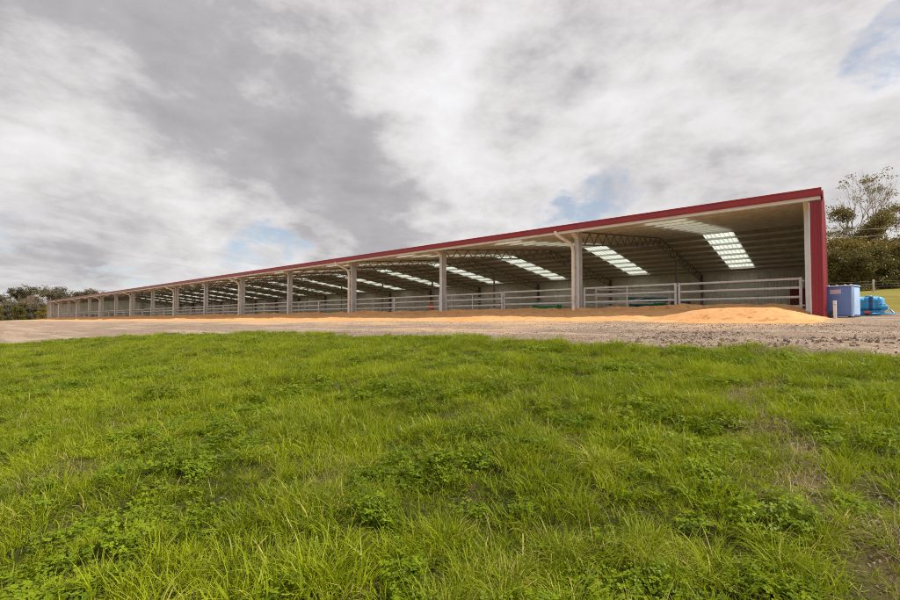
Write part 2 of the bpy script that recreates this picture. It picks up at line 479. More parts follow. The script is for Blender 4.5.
M['stone'] = simple('gravel stone', (.33, .265, .215), .9, 0, .4, 9, .004)
M['clod'] = simple('soil clod', (.20, .145, .105), .95, 0, .3, 14, .006)

# ------------------------------------------------------------------ terrain sheet
def graded(lo_far, lo, hi, hi_far, step, grow=1.13):
    mid = list(np.arange(lo, hi + 1e-6, step))
    up = []; s = step; p = mid[-1]
    while p < hi_far:
        s *= grow; p += s; up.append(p)
    dn = []; s = step; p = mid[0]
    while p > lo_far:
        s *= grow; p -= s; dn.append(p)
    return np.array(dn[::-1] + mid + up)
gxs = graded(-3000, -42, 12, 3000, 0.24)
gys = graded(-1500, -33, 6, 3000, 0.24)
GX, GY = np.meshgrid(gxs, gys)
GZ = ground(GX, GY)
nx, ny = len(gxs), len(gys)
verts = np.stack([GX.ravel(), GY.ravel(), GZ.ravel()], 1)
ii = np.arange(nx * ny).reshape(ny, nx)
quads = np.stack([ii[:-1, :-1], ii[:-1, 1:], ii[1:, 1:], ii[1:, :-1]], -1).reshape(-1, 4)
gm = bpy.data.meshes.new('ground')
gm.vertices.add(len(verts)); gm.vertices.foreach_set('co', verts.ravel())
gm.loops.add(quads.size); gm.loops.foreach_set('vertex_index', quads.ravel())
gm.polygons.add(len(quads)); gm.polygons.foreach_set('loop_start', np.arange(0, quads.size, 4))
gm.polygons.foreach_set('use_smooth', np.ones(len(quads), bool))
gm.update(calc_edges=True)
gmask = grass_mask(GX, GY)
pad = np.maximum(sstep(1.6, 2.6, GX + (fbm(GX, GY, 3) - .5) * 2) * sstep(3.0, 5.0, GY + (fbm(GX * .7, GY * .7, 13) - .5) * 3), sstep(33, 36, GY))
pad = np.maximum(pad, sstep(-165, -175, GX + (fbm(GX * .1, GY * .1, 8) - .5) * 12) * sstep(-14, -9, GY))
pad = np.maximum(pad, sstep(14, 20, GX))
dust = sstep(-9.0, -5.0, GY + (fbm(GX * .35, GY * .5, 17) - .5) * 7 + 1.0 * sstep(-8, -20, GX)) * sstep(1.4, 0.2, GX + (fbm(GX, GY, 19) - .5)) * .85
dust = np.maximum(dust, np.exp(-((GX + 11.0) / 3.0) ** 2 - ((GY + 10.3) / .8) ** 2) * 1.2 * sstep(.35, .6, fbm(GX * 1.2, GY * 2, 27)))
dust = np.maximum(dust, sstep(-30, -60, GX) * .10)
cv = np.stack([gmask.ravel(), pad.ravel(), np.clip(dust, 0, 1).ravel(), np.ones(nx * ny)], 1)
cv[:, 3] = bare(GX, GY).ravel()
at = gm.attributes.new('cover', 'FLOAT_COLOR', 'POINT'); at.data.foreach_set('color', cv.ravel())
gm.materials.append(M['ground'])
tag(link('ground', gm), kind='structure')

# ------------------------------------------------------------------ shed
NB, BAY = 16, 10.0
L = NB * BAY
RID, BACK, OVER = 15.85, 31.7, 1.2
FLOOR = EYE + .28
XE = .46                                                # end of the shed (world x)
XF = -L - .46
def roof_h(v):                                          # underside of the sheeting
    return EYE + 6.96 - .118 * abs(v - RID)
shed = empty('cattle_shed', (0, 0, FLOOR))
tag(shed, 'long open-fronted steel cattle shed with red eave and translucent roof strips', 'shed')
def sp_(mb, name, mat, parent=None):
    """build a part given in world coordinates under the shed"""
    o = mb.build(name, mat, parent or shed)
    o.location = (0, 0, -FLOOR) if parent is None else (0, 0, 0)
    return o

# roof sheeting: ribbed, with translucent strips left open in every bay
PITCH = .32
def rib_profile(x0, x1):
    xs = []
    n = max(1, round((x1 - x0) / PITCH)); p = (x1 - x0) / n
    for k in range(n):
        a = x0 + k * p
        xs += [(a, 0.0), (a + p * .62, 0.0), (a + p * .72, .032), (a + p * .9, .032)]
    xs.append((x1, 0.0))
    return xs
def ribbed_strip(mb, x0, x1, va, vb, thick=.0):
    pr = rib_profile(x0, x1)
    vs = []
    for v in (va, vb):
        for (x, dz) in pr:
            vs.append((x, v, roof_h(v) + dz + thick))
    n = len(pr)
    mb.add(vs, [(k, k + 1, n + k + 1, n + k) for k in range(n - 1)])
    return mb
SKY_A, SKY_B = 5.0, 7.1
for va, vb in ((-OVER, RID), (RID, BACK + .35)):
    mb, out = MB(), MB()
    edges = [XE]
    for k in range(NB):
        edges += [-(k * BAY + SKY_A), -(k * BAY + SKY_B)]
    edges.append(XF)
    for j in range(0, len(edges), 2):
        ribbed_strip(mb, edges[j + 1], edges[j], va, vb)
        ribbed_strip(out, edges[j + 1], edges[j], va, vb, .012)
    rs = sp_(mb, 'roof_sheet', M['roofin'])
    sp_(out, 'outer_sheet', M['roofout'], rs)
    for k in range(NB):
        sk = MB(); ribbed_strip(sk, -(k * BAY + SKY_B) - .03, -(k * BAY + SKY_A) + .03, va + .25, vb - (.25 if vb == RID else 1.6), .006)
        sp_(sk, 'skylight', M['skylight'])
        # the strip's opaque ends
        for q0, q1 in ((va, va + .25), (vb - (.25 if vb == RID else 1.6), vb)):
            e = MB(); ribbed_strip(e, -(k * BAY + SKY_B), -(k * BAY + SKY_A), q0, q1)
            sp_(e, 'sheet_end', M['roofin'])
rc = MB()
for sgn in (-1, 1):
    a = roof_h(RID) + .07
    rc.add([(XE, RID, a), (XF, RID, a), (XF, RID + sgn * .3, a - .035), (XE, RID + sgn * .3, a - .035)], [(0, 1, 2, 3) if sgn < 0 else (3, 2, 1, 0)])
sp_(rc, 'ridge_cap', M['roofout'])

# purlins
PUR = [-.95] + [0.35 + 1.9 * k for k in range(8)] + [15.35] + [16.35] + [BACK - .3 - 1.9 * k for k in range(8)][::-1]
for v in PUR:
    t = roof_h(v) - .006
    m = MB(); m.box((XF + .05, v - .035, t - .17), (XE - .05, v - .015, t)); m.box((XF + .05, v - .015, t - .17), (XE - .05, v + .06, t - .155))
    sp_(m, 'purlin', M['purlin'])

# gutter and fascia
g = MB()
ft, fb = EYE + 5.10, EYE + 4.80
prof = [(-OVER + .02, fb), (-OVER - .13, fb), (-OVER - .15, fb + .04), (-OVER - .15, ft - .07), (-OVER - .175, ft - .05), (-OVER - .175, ft), (-OVER - .15, ft), (-OVER - .13, ft - .04),
        (-OVER - .12, fb + .04), (-OVER - .02, fb + .05), (-OVER - .02, ft - .02), (-OVER + .02, ft - .02)]
def extrude(mb, prof, x0, x1):
    n = len(prof)
    vs = [(x0, a, b) for a, b in prof] + [(x1, a, b) for a, b in prof]
    mb.add(vs, [(k, n + k, n + (k + 1) % n, (k + 1) % n) for k in range(n)])
    mb.add([(x1, a, b) for a, b in prof], [tuple(range(n))[::-1]]); mb.add([(x0, a, b) for a, b in prof], [tuple(range(n))])
    return mb
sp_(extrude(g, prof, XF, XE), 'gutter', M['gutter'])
gut = [o for o in col.objects if o.name == 'gutter'][0]
jm = MB(); jm.box((-.035, -OVER - .154, fb - .003), (.035, -OVER - .02, ft - .075)); jm = jm.mesh('joint_strap', M['gutter'])
for k in range(26): link('joint_strap', jm, gut, (-2.3 - 6.1 * k, 0, 0))
e = MB(); e.box((XF + .03, -OVER - .06, EYE + 4.66), (XE - .03, -OVER + .01, EYE + 4.797)); e.box((XF + .03, -OVER + .013, EYE + 4.66), (XE - .03, -OVER + .12, EYE + 4.675))
sp_(e, 'eave_beam', M['eave'])
# barge flashings along both gables
for x in (XE, XF):
    s = 1 if x == XE else -1
    for va, vb in ((-OVER - .18, RID), (RID, BACK + .4)):
        b = MB()
        za, zb = roof_h(va) + .05, roof_h(vb) + .05
        x0, x1 = sorted((x + s * .004, x + s * .05))
        vs = [(x0, va, za - .26), (x1, va, za - .26), (x1, vb, zb - .26), (x0, vb, zb - .26), (x0, va, za), (x1, va, za), (x1, vb, zb), (x0, vb, zb)]
        b.add(vs, [(0, 3, 2, 1), (4, 5, 6, 7), (0, 1, 5, 4), (1, 2, 6, 5), (2, 3, 7, 6), (3, 0, 4, 7)])
        sp_(b, 'barge_flashing', M['gutter'])

# columns: I section, flanges facing front and back
def i_column(h, w=.24, d=.46, tf=.035, tw=.03):
    m = MB()
    m.box((-w / 2, -d / 2, 0), (w / 2, -d / 2 + tf, h)); m.box((-w / 2, d / 2 - tf, 0), (w / 2, d / 2, h))
    m.box((-tw / 2, -d / 2 + tf, 0), (tw / 2, d / 2 - tf, h))
    return m
colh = roof_h(0) - .17 - FLOOR
cm = i_column(colh).mesh('column', M['galvpost'])
cm0 = i_column(colh).mesh('column', M['litpost'])
plate = MB(); plate.box((-.2, -.3, 0), (.2, .3, .03)); plate = plate.mesh('base_plate', M['galvpost'])
cap = MB(); cap.add([(-.13, -.24, colh - .45), (.13, -.24, colh - .45), (.13, -.95, colh - .10), (-.13, -.95, colh - .10), (-.13, -.24, colh), (.13, -.24, colh), (.13, -.95, colh - .02), (-.13, -.95, colh - .02)],
                    [(0, 1, 5, 4), (0, 3, 2, 1), (3, 7, 6, 2), (4, 5, 6, 7), (0, 4, 7, 3), (1, 2, 6, 5)]); cap = cap.mesh('eave_bracket', M['purlin'])
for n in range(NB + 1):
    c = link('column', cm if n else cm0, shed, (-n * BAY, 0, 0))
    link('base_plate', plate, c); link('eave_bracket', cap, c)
# inner row and back row
ih = roof_h(20.8) - .9 - FLOOR
im = MB(); im.box((-.075, -.075, 0), (.075, .075, ih)); im = im.mesh('inner_column', M['truss'])
bh = roof_h(BACK - .3) - .24 - FLOOR
bm_ = i_column(bh, .2, .36).mesh('back_column', M['truss'])
for n in range(NB + 1):
    link('inner_column', im, shed, (-n * BAY, 20.8, 0))
    link('back_column', bm_, shed, (-n * BAY, BACK - .35, 0))

# trusses
TD = .72
def top_z(v): return roof_h(v) - .20
nodes_v = np.linspace(.25, RID, 13)
half = [(v, top_z(v)) for v in nodes_v]
def truss_members():
    webs = []
    for side in (0, 1):
        for k in range(12):
            v0, v1 = nodes_v[k], nodes_v[k + 1]; vm_ = (v0 + v1) / 2
            f = (lambda v: v) if side == 0 else (lambda v: 2 * RID - v)
            webs.append(((0, f(v0), top_z(v0) - .04), (0, f(vm_), top_z(vm_) - TD + .04)))
            webs.append(((0, f(vm_), top_z(vm_) - TD + .04), (0, f(v1), top_z(v1) - .04)))
    return webs
webs = truss_members()
ch = MB()
for a, b in (((0, .24, top_z(.24)), (0, RID, top_z(RID))), ((0, RID, top_z(RID)), (0, BACK - .2, top_z(BACK - .2)))):
    ch.bar(a, b, .09, .075)
    ch.bar((a[0], a[1], a[2] - TD), (b[0], b[1], b[2] - TD), .09, .075)
ch.bar((0, RID, top_z(RID)), (0, RID, top_z(RID) - TD), .07, .07)
chm = ch.mesh('truss', M['truss'])
full = MB(); full.v = list(ch.v); full.f = list(ch.f); full.s = list(ch.s)
for a, b in webs: full.bar(a, b, .045, .045)
fullm = full.mesh('truss', M['truss'])
webm = []
for a, b in webs:
    w_ = MB(); w_.bar(a, b, .045, .045); webm.append(w_.mesh('web_bar', M['truss']))
for n in range(NB + 1):
    if n <= 4:
        t = link('truss', chm, shed, (-n * BAY, 0, -FLOOR))
        for wm in webm: link('web_bar', wm, t)
    else:
        link('truss', fullm, shed, (-n * BAY, 0, -FLOOR))

# downpipes on every second column
dp = MB()
z = lambda r: EYE + r - FLOOR
path = [(-.72, -OVER - .07, z(4.84)), (-.72, -OVER - .07, z(4.74)), (-.70, -OVER - .04, z(4.66)), (-.62, -OVER + .06, z(4.58)), (-.40, -.66, z(4.36)), (-.26, -.47, z(4.22)), (-.18, -.38, z(4.04)), (-.15, -.35, z(3.82)), (-.15, -.345, z(.1))]
dp.tube(path, .098, 14)
dpm = dp.mesh('downpipe', M['cream'])
brm = MB()
for zz in (1.0, 2.6): brm.box((-.24, -.42, zz), (-.02, -.232, zz + .05))
brm = brm.mesh('pipe_bracket', M['galv'])
for n in range(1, NB, 2):
    d = link('downpipe', dpm, shed, (-n * BAY, 0, 0))
    link('pipe_bracket', brm, d)

# walls: vertical ribbed sheets
def rib_wall(mb, ptA, ptB, zbot, ztop, depth=.055, pitch=.27):
    """between two plan points; ztop is a function of 0..1 along the wall"""
    A, B = Vector(ptA), Vector(ptB); d = B - A; ln = d.length; d.normalize(); nn = Vector((d.y, -d.x))
    n = max(1, round(ln / pitch)); p = ln / n
    pts = []
    for k in range(n):
        a = k * p
        pts += [(a, 0), (a + p * .5, 0), (a + p * .62, depth), (a + p * .88, depth)]
    pts.append((ln, 0))
    vs = [];
    for t, o in pts:
        q = A + d * t + nn * o; vs.append((q.x, q.y, zbot))
    for t, o in pts:
        q = A + d * t + nn * o; vs.append((q.x, q.y, ztop(t / ln)))
    m = len(pts)
    mb.add(vs, [(k, k + 1, m + k + 1, m + k) for k in range(m - 1)])
    return mb
WB = BACK - .06
for k in range(NB):
    m = MB(); x0, x1 = -(k + 1) * BAY, -k * BAY
    if k == 0: x1 = XE - .06
    if k == NB - 1: x0 = XF + .06
    rib_wall(m, (x0, WB), (x1, WB), FLOOR + .75, lambda t: roof_h(WB) - .01)
    w1 = sp_(m, 'wall_sheet', M['wallin'])
    m = MB(); rib_wall(m, (x0, WB + .06), (x1, WB + .06), FLOOR + .4, lambda t: roof_h(WB) - .01)
    sp_(m, 'outer_wall_sheet', M['red'])
for v in (2.2, 3.6):
    m = MB(); m.box((XF + .1, WB - .12, FLOOR + v), (XE - .1, WB - .042, FLOOR + v + .05)); sp_(m, 'wall_girt', M['purlin'])
m = MB(); m.box((XF + .08, WB - .16, FLOOR - .3), (XE - .08, WB - .045, FLOOR + .85)); sp_(m, 'concrete_nib_wall', M['concrete'])
def gable_top(ya, yb):
    return lambda t: roof_h(ya + (yb - ya) * t) - .02
for x, s in ((XE, 1), (XF, -1)):
    for ya, yb in ((-OVER + .05, RID), (RID, BACK)):
        m = MB(); rib_wall(m, (x - s * .07, ya), (x - s * .07, yb), FLOOR - .1, gable_top(ya, yb)); sp_(m, 'end_wall_sheet', M['wallin'])
        m = MB(); rib_wall(m, (x - s * .005, ya), (x - s * .005, yb), FLOOR - .35, gable_top(ya, yb)); sp_(m, 'outer_end_sheet', M['red'])
# red corner return on both front corners, with its corner flashing
m = MB(); rib_wall(m, (XE - .36, -OVER + .03), (XE - .02, -OVER + .03), FLOOR - .4, lambda t: EYE + 4.62, .012, .11)
sp_(m, 'corner_panel', M['red'])
m = MB(); cz0, cz1 = FLOOR - .4, EYE + 4.60
cpts = [(XE - .05, -OVER - .012), (XE - .005, -OVER - .012), (XE + .085, -OVER + .13), (XE + .085, -OVER + .16), (XE + .012, -OVER + .16), (XE + .012, -OVER + .037), (XE - .05, -OVER + .028)]
m.add([(a, b, cz0) for a, b in cpts] + [(a, b, cz1) for a, b in cpts], [(k, (k + 1) % 7, 7 + (k + 1) % 7, 7 + k) for k in range(7)] + [tuple(range(7))[::-1], tuple(range(7, 14))])
sp_(m, 'corner_flashing', M['red'])
m = MB(); m.box((XE - .40, -OVER + .035, FLOOR - .3), (XE - .365, -.05, EYE + 4.6)); sp_(m, 'return_frame', M['galvpost'])
m = MB(); rib_wall(m, (XF + .02, -OVER + .03), (XF + .36, -OVER + .03), FLOOR - .4, lambda t: EYE + 4.62, .012, .11); sp_(m, 'corner_panel', M['galvpost'])
m = MB(); m.box((XE - .46, -OVER + .125, EYE + 4.60), (XE - .01, -.3, EYE + 4.655)); sp_(m, 'soffit_trim', M['purlin'])
# red door in the back wall beside the end
dr = MB(); dr.box((-2.35, WB - .22, FLOOR + .9), (-.65, WB - .17, FLOOR + 2.75))
dro = sp_(dr, 'red_door', M['red'])
m = MB(); m.box((-2.42, WB - .24, FLOOR + 2.753), (-.58, WB - .165, FLOOR + 2.85)); sp_(m, 'door_track', M['galv'], dro)

# floor and the bank of sawdust along the front
m = MB(); m.add([(XF, -.2, FLOOR), (XE - .1, -.2, FLOOR), (XE - .1, BACK, FLOOR), (XF, BACK, FLOOR)], [(0, 1, 2, 3)])
tag(m.build('shed_floor', M['floor']), kind='structure')
sx = np.concatenate([np.arange(-60, .901, .2), ]); sx = np.concatenate([np.arange(-162, -60, .8), sx])
sy = np.arange(-6.4, 1.61, .16)
SX, SY = np.meshgrid(sx, sy)
crest = .40 + .14 * (fbm(SX * .25, SX * 0 + 3.3, 61) - .5) * 2
heap = np.exp(-((SX + 1.75) / 2.5) ** 4 - ((SY + 3.25) / 1.55) ** 4)
toe = -5.2 + (fbm(SX * .3, SX * 0 + 8.1, 63) - .5) * 2.2 + sstep(-7, -1, SX) * 1.1 + sstep(-40, -100, SX) * .8
prof_ = sstep(0, 1, np.clip((SY - toe) / (-.5 - toe), 0, 1)) * sstep(1.5, .1, SY)
endt = sstep(.70, -1.3, SX + (fbm(SY * .8, SY * 0, 67) - .5) * .6)
SZ = (crest * prof_ + heap * (.47 - crest * prof_).clip(0, 1)) * endt + ((fbm(SX * 1.4, SY * 1.4, 65) - .5) * .22 + (fbm(SX * 3.1, SY * 3.1, 66, 2) - .5) * .12) * prof_ * endt
base = np.where(SY > -.2, np.maximum(ground(SX, SY), FLOOR), ground(SX, SY))
cover = np.maximum(prof_, heap) * endt
SZ = base + SZ + np.where(cover > .02, .012, -.05)
sm = bpy.data.meshes.new('sawdust_bank')
v_ = np.stack([SX.ravel(), SY.ravel(), SZ.ravel()], 1)
ii = np.arange(SX.size).reshape(SX.shape)
q_ = np.stack([ii[:-1, :-1], ii[:-1, 1:], ii[1:, 1:], ii[1:, :-1]], -1).reshape(-1, 4)
sm.from_pydata(v_.tolist(), [], q_.tolist()); sm.polygons.foreach_set('use_smooth', [True] * len(sm.polygons)); sm.materials.append(M['sand'])
tag(link('sawdust_bank', sm), kind='structure')

# ------------------------------------------------------------------ gates between the columns
ORD = ['first', 'second', 'third', 'fourth', 'fifth', 'sixth', 'seventh', 'eighth', 'ninth', 'tenth', 'eleventh', 'twelfth', 'thirteenth', 'fourteenth', 'fifteenth', 'sixteenth', 'seventeenth', 'eighteenth', 'nineteenth', 'twentieth',
       'twenty-first', 'twenty-second', 'twenty-third', 'twenty-fourth', 'twenty-fifth', 'twenty-sixth', 'twenty-seventh', 'twenty-eighth', 'twenty-ninth', 'thirtieth', 'thirty-first', 'thirty-second']
GL = 4.62
def oval_rail(l):
    m = MB(); n = 10
    pr = [(.021 * math.copysign(abs(math.cos(a)) ** .7, math.cos(a)), .052 * math.copysign(abs(math.sin(a)) ** .8, math.sin(a))) for a in [2 * math.pi * k / n for k in range(n)]]
    vs = [(0, a, b) for a, b in pr] + [(-l, a, b) for a, b in pr]
    m.add(vs, [(k, (k + 1) % n, n + (k + 1) % n, n + k) for k in range(n)], True)
    return m.mesh('rail', M['galv'])
railm = oval_rail(GL - .1)
stile = MB(); stile.box((-.05, -.035, .18), (.05, .035, 1.50)); stilem = stile.mesh('stile', M['galv'])
stay = MB(); stay.box((-.025, -.042, .24), (.025, -.0235, 1.46)); staym = stay.mesh('stay', M['galv'])
hinge = MB(); hinge.box((.05, -.02, .30), (.13, .02, .36)); hinge.box((.05, -.02, 1.32), (.13, .02, 1.38)); hingem = hinge.mesh('hinge', M['galv'])
RH = (.29, .68, 1.07, 1.44)
def gate(loc, rz, label, stays=True):
    t = empty('cattle_gate', loc, rz)
    tag(t, label, 'gate', 'steel gates along the open front of the shed')
    for h in RH: link('rail', railm, t, (-.05, 0, h))
    link('stile', stilem, t, (0, 0, 0)); link('stile', stilem, t, (-GL, 0, 0))
    link('hinge', hingem, t)
    if stays: link('stay', staym, t, (-GL / 2, 0, 0))
    return t
for k in range(2 * NB):
    x = -(k // 2) * BAY - (.28 if k % 2 == 0 else 5.05)
    gate((x, -.02, FLOOR + .005 + random.uniform(-.025, .025)), math.radians(random.uniform(-.9, .9)), 'grey galvanised four-rail cattle gate, ' + ORD[k] + ' from the red end wall', k % 2 == 1)
# gate standing open inside the second half bay and pen dividers further in
tg = empty('open_gate', (-9.5, 1.2, FLOOR), math.radians(48))
tag(tg, 'grey rail gate swung open inside the shed beside the first curved downpipe', 'gate')
for h in RH: link('rail', railm, tg, (4.5, 0, h))
link('stile', stilem, tg, (4.5, 0, 0)); link('stile', stilem, tg, (0, 0, 0))
br = MB(); br.bar((.1, .03, .3), (4.4, .03, 1.4), .03, .05); br.build('brace', M['galv'], tg)
prl = MB(); prl.bar((0, 0, 0), (0, 19.6, 0), .045, .09); prlm = prl.mesh('rail', M['galv'])
pst = MB(); pst.box((-.05, -.05, 0), (.05, .05, 1.55)); pstm = pst.mesh('post', M['galv'])
PLACE = ['third', 'fifth', 'seventh', 'ninth', 'eleventh', 'thirteenth', 'fifteenth']
for j, n in enumerate(range(2, NB, 2)):
    t = empty('pen_divider', (-n * BAY, 1.0, FLOOR))
    tag(t, 'grey rail pen divider running into the shed from the ' + PLACE[j] + ' front column', 'fence', 'rail dividers across the shed')
    for h in RH: link('rail', prlm, t, (0, 0, h))
    for q in range(5): link('post', pstm, t, (0, 4.9 * q, 0))
lr = MB(); lr.bar((0, 0, 0), (-L + 24, 0, 0), .045, .09); lrm = lr.mesh('rail', M['galv'])
t = empty('lane_fence', (-14, 20.55, FLOOR)); tag(t, 'long grey rail fence deep inside the shed before the back wall', 'fence')
for h in RH: link('rail', lrm, t, (0, 0, h))
for q in range(28): link('post', pstm, t, (-5 * q, 0, 0))

# ------------------------------------------------------------------ things inside the shed
def at_pix(px, v):
    """world x on the line y = v seen at photograph column px"""
    r = (px - 450) / 450
    d = FWD + RIGHT * r
    t = (v - CAMY) / d.y
    return CAMX + d.x * t
# teal machine with tray
x0 = at_pix(649, 12)
t = empty('feed_trailer', (x0, 12, FLOOR), math.radians(6)); t.scale = (1, 1, 1.38); tag(t, 'teal sloping feed trailer standing inside behind the second gate', 'trailer')
m = MB(); m.add([(-1.25, -.6, .55), (1.1, -.6, .48), (1.1, .6, .48), (-1.25, .6, .55), (-1.35, -.75, 1.12), (1.2, -.75, 1.05), (1.2, .75, 1.05), (-1.35, .75, 1.12)],
                [(0, 3, 2, 1), (0, 1, 5, 4), (1, 2, 6, 5), (2, 3, 7, 6), (3, 0, 4, 7), (4, 5, 6, 7)]); m.build('hopper', M['teal'], t)
m = MB(); m.bar((-1.3, -.4, .5), (2.1, -.4, .42), .08, .1); m.bar((-1.3, .4, .5), (2.1, .4, .42), .08, .1); m.build('chassis', M['black'], t)
for sx_ in (-.7, .7):
    for sy_ in (-.72, .72):
        w = MB(); w.tube([(sx_, sy_ - .08, .3), (sx_, sy_ + .08, .3)], .3, 16); w.build('wheel', M['black'], t)
x0 = at_pix(673, 12.5)
t = empty('water_trough', (x0, 12.5, FLOOR)); t.scale = (1, 1, 1.75); tag(t, 'low blue-grey trough inside the shed behind the mid-bay gate posts', 'trough')
m = MB()
m.add([(-1.0, -.35, .0), (1.0, -.35, .0), (1.0, .35, 0), (-1.0, .35, 0), (-1.1, -.42, .62), (1.1, -.42, .62), (1.1, .42, .62), (-1.1, .42, .62)], [(0, 3, 2, 1), (0, 1, 5, 4), (1, 2, 6, 5), (2, 3, 7, 6), (3, 0, 4, 7)])
m.add([(-1.0, -.34, .4), (1.0, -.34, .4), (1.0, .34, .4), (-1.0, .34, .4)], [(0, 1, 2, 3)]); m.build('basin', M['navy'], t)
m = MB(); m.bar((-1.1, -.42, .63), (1.1, -.42, .63), .06, .04); m.bar((-1.1, .42, .63), (1.1, .42, .63), .06, .04); m.build('rim', M['navy'], t)
def tub(name, x, y, r, h, mat, label, cat):
    t = empty(name, (x, y, FLOOR)); tag(t, label, cat)
    n = 20; m = MB(); vs = []
    for rr, zz in ((r * .8, 0), (r, h), (r * 1.06, h), (r * 1.06, h + .03), (r * .95, h + .03), (r * .76, .04)):
        vs += [(rr * math.cos(2 * math.pi * k / n), rr * math.sin(2 * math.pi * k / n), zz) for k in range(n)]
    m.add(vs, [(j * n + k, j * n + (k + 1) % n, (j + 1) * n + (k + 1) % n, (j + 1) * n + k) for j in range(5) for k in range(n)], True)
    m.add([(r * .76 * math.cos(2 * math.pi * k / n), r * .76 * math.sin(2 * math.pi * k / n), .04) for k in range(n)], [tuple(range(n))])
    m.build('bucket_wall', mat, t)
    hnd = MB(); hnd.tube([(r * 1.05 * math.cos(a), .0, h + .02 + r * .5 * math.sin(a)) for a in np.linspace(0, math.pi, 9)], .012, 6); hnd.build('handle', M['black'], t)
    return t
tub('feed_tub', at_pix(660, 3.0), 3.0, .30, .62, M['green'], 'small green feed tub behind the second gate', 'tub')
# green sheet / trough just behind the bank
x0 = at_pix(547, 2.2)
t = empty('feed_trough', (x0, 2.2, FLOOR)); t.scale = (1, 1, 1.4); tag(t, 'long bright green plastic trough behind the third gate from the red end', 'trough')
m = MB(); pr = [(-.30, .42), (-.22, .1), (-.1, .02), (.1, .02), (.22, .1), (.30, .42), (.27, .42), (.19, .13), (.08, .06), (-.08, .06), (-.19, .13), (-.27, .42)]
extrude(m, pr, -.85, .85); m.build('trough_body', M['green'], t)
for q in (-.853, .853):
    m = MB(); m.box((q - .02, -.29, .02), (q + .02, .29, .47)); m.build('end_plate', M['green'], t)
# beige cupboard
x0 = at_pix(694, 22)
t = empty('cupboard', (x0, 22, FLOOR)); t.scale = (.8, 1, 1.45); tag(t, 'beige cupboard standing deep inside behind the first gate', 'cupboard')
m = MB(); m.box((-.55, -.3, .05), (.55, .3, 1.45)); m.build('carcass', M['beige'], t)
for q in (-.27, .27):
    m = MB(); m.box((q - .25, -.33, .12), (q + .25, -.303, 1.38)); dd = m.build('door', M['beige'], t)
    m = MB(); m.box((q - .03 - .15 * math.copysign(1, q), -.36, .7), (q + .0 - .15 * math.copysign(1, q), -.331, .85)); m.build('handle', M['black'], dd)
# orange and white drum
x0 = at_pix(431, 10)
t = empty('marker_drum', (x0, 10, FLOOR)); t.scale = (1, 1, 1.55); tag(t, 'small orange and white drum inside just left of the third front column', 'drum')
m = MB(); m.tube([(0, 0, 0), (0, 0, .45)], .3, 16); m.build('lower_band', M['white'], t)
m = MB(); m.tube([(0, 0, .452), (0, 0, .62), (0, 0, .85), (0, 0, .9)], [.3, .3, .28, .2], 16); m.build('upper_band', M['orange'], t)
# dark feed bunks at the far end
DL = ['nearest', 'second nearest', 'middle', 'second farthest', 'farthest']
for k, n in enumerate((9.1, 10.2, 11.3, 12.9, 14.2)):
    t = empty('feed_bunk', (-n * BAY - 1.5, 2.4, FLOOR)); tag(t, 'dark timber feed bunk at the far end of the shed, ' + DL[k] + ' of five', 'feed bunk', 'dark bunks at the far end')
    m = MB(); m.box((-3.2, -.45, .62), (3.2, .45, .68)); m.box((-3.2, -.5, .62), (3.2, -.453, 1.02)); m.box((-3.2, .453, .62), (3.2, .5, 1.02)); m.build('tray', M['darkwood'], t)
    for q in (-2.8, 0, 2.8):
        m = MB(); m.box((q - .06, -.4, 0), (q + .06, -.3, .617)); m.box((q - .06, .3, 0), (q + .06, .4, .617)); m.box((q - .06, -.3, .3), (q + .06, .3, .38)); m.build('trestle', M['darkwood'], t)

# ------------------------------------------------------------------ blue chest, tank and stake by the end wall
def place(px, Z):
    p = Vector((CAMX, CAMY, 0)) + FWD * Z + RIGHT * ((px - 450) / 450 * Z)
    return p.x, p.y
bxx, byy = place(842.5, 17.6)
t = empty('storage_bin', (bxx, byy, gz(bxx, byy) - .03), math.radians(-16)); tag(t, 'tall blue plastic bin with pale corners beside the red end wall', 'bin')
bw, bd, bhh = .86, .80, 1.20
bevel_box('body', (-bw / 2, -bd / 2, .06), (bw / 2, bd / 2, bhh), .035, M['bluebox'], t)
for s in (-1, 1):
    bevel_box('corner_post', (s * (bw / 2 - .03) - .035, -bd / 2 - .012, .05), (s * (bw / 2 - .03) + .035, -bd / 2 + .06, bhh + .02), .015, M['paleblue'], t)
bevel_box('sunlit_side_panel', (bw / 2 - .004, -bd / 2 + .075, .12), (bw / 2 + .018, bd / 2 - .05, bhh - .04), .008, M['paleblue'], t)  # side turned to the sun, its brightness put into the paler colour
lid = bevel_box('lid', (-bw / 2 - .03, -bd / 2 - .03, bhh + .004), (bw / 2 + .03, bd / 2 + .03, bhh + .06), .02, M['paleblue'], t)
for q in (-.3, -.05, .2, .38):
    bevel_box('catch', (q - .03, -bd / 2 - .045, bhh + .03), (q + .03, -bd / 2 + .02, bhh + .085), .01, M['white'], lid)
m = MB(); m.box((-bw / 2 + .07, -bd / 2 - .006, .80), (bw / 2 - .07, -bd / 2 + .004, .82)); m.box((-bw / 2 + .07, -bd / 2 - .006, .42), (bw / 2 - .07, -bd / 2 + .004, .435)); m.build('moulded_band', M['bluebox'], t)
lb = MB(); lb.box((-.26, -bd / 2 - .009, .93), (.08, -bd / 2 - .001, 1.10)); lb.build('faded_sticker', M['label'], t)
for q in (-.35, .35):
    m = MB(); m.box((q - .09, -bd / 2 + .03, 0), (q + .09, bd / 2 - .03, .058)); m.build('skid', M['black'], t)
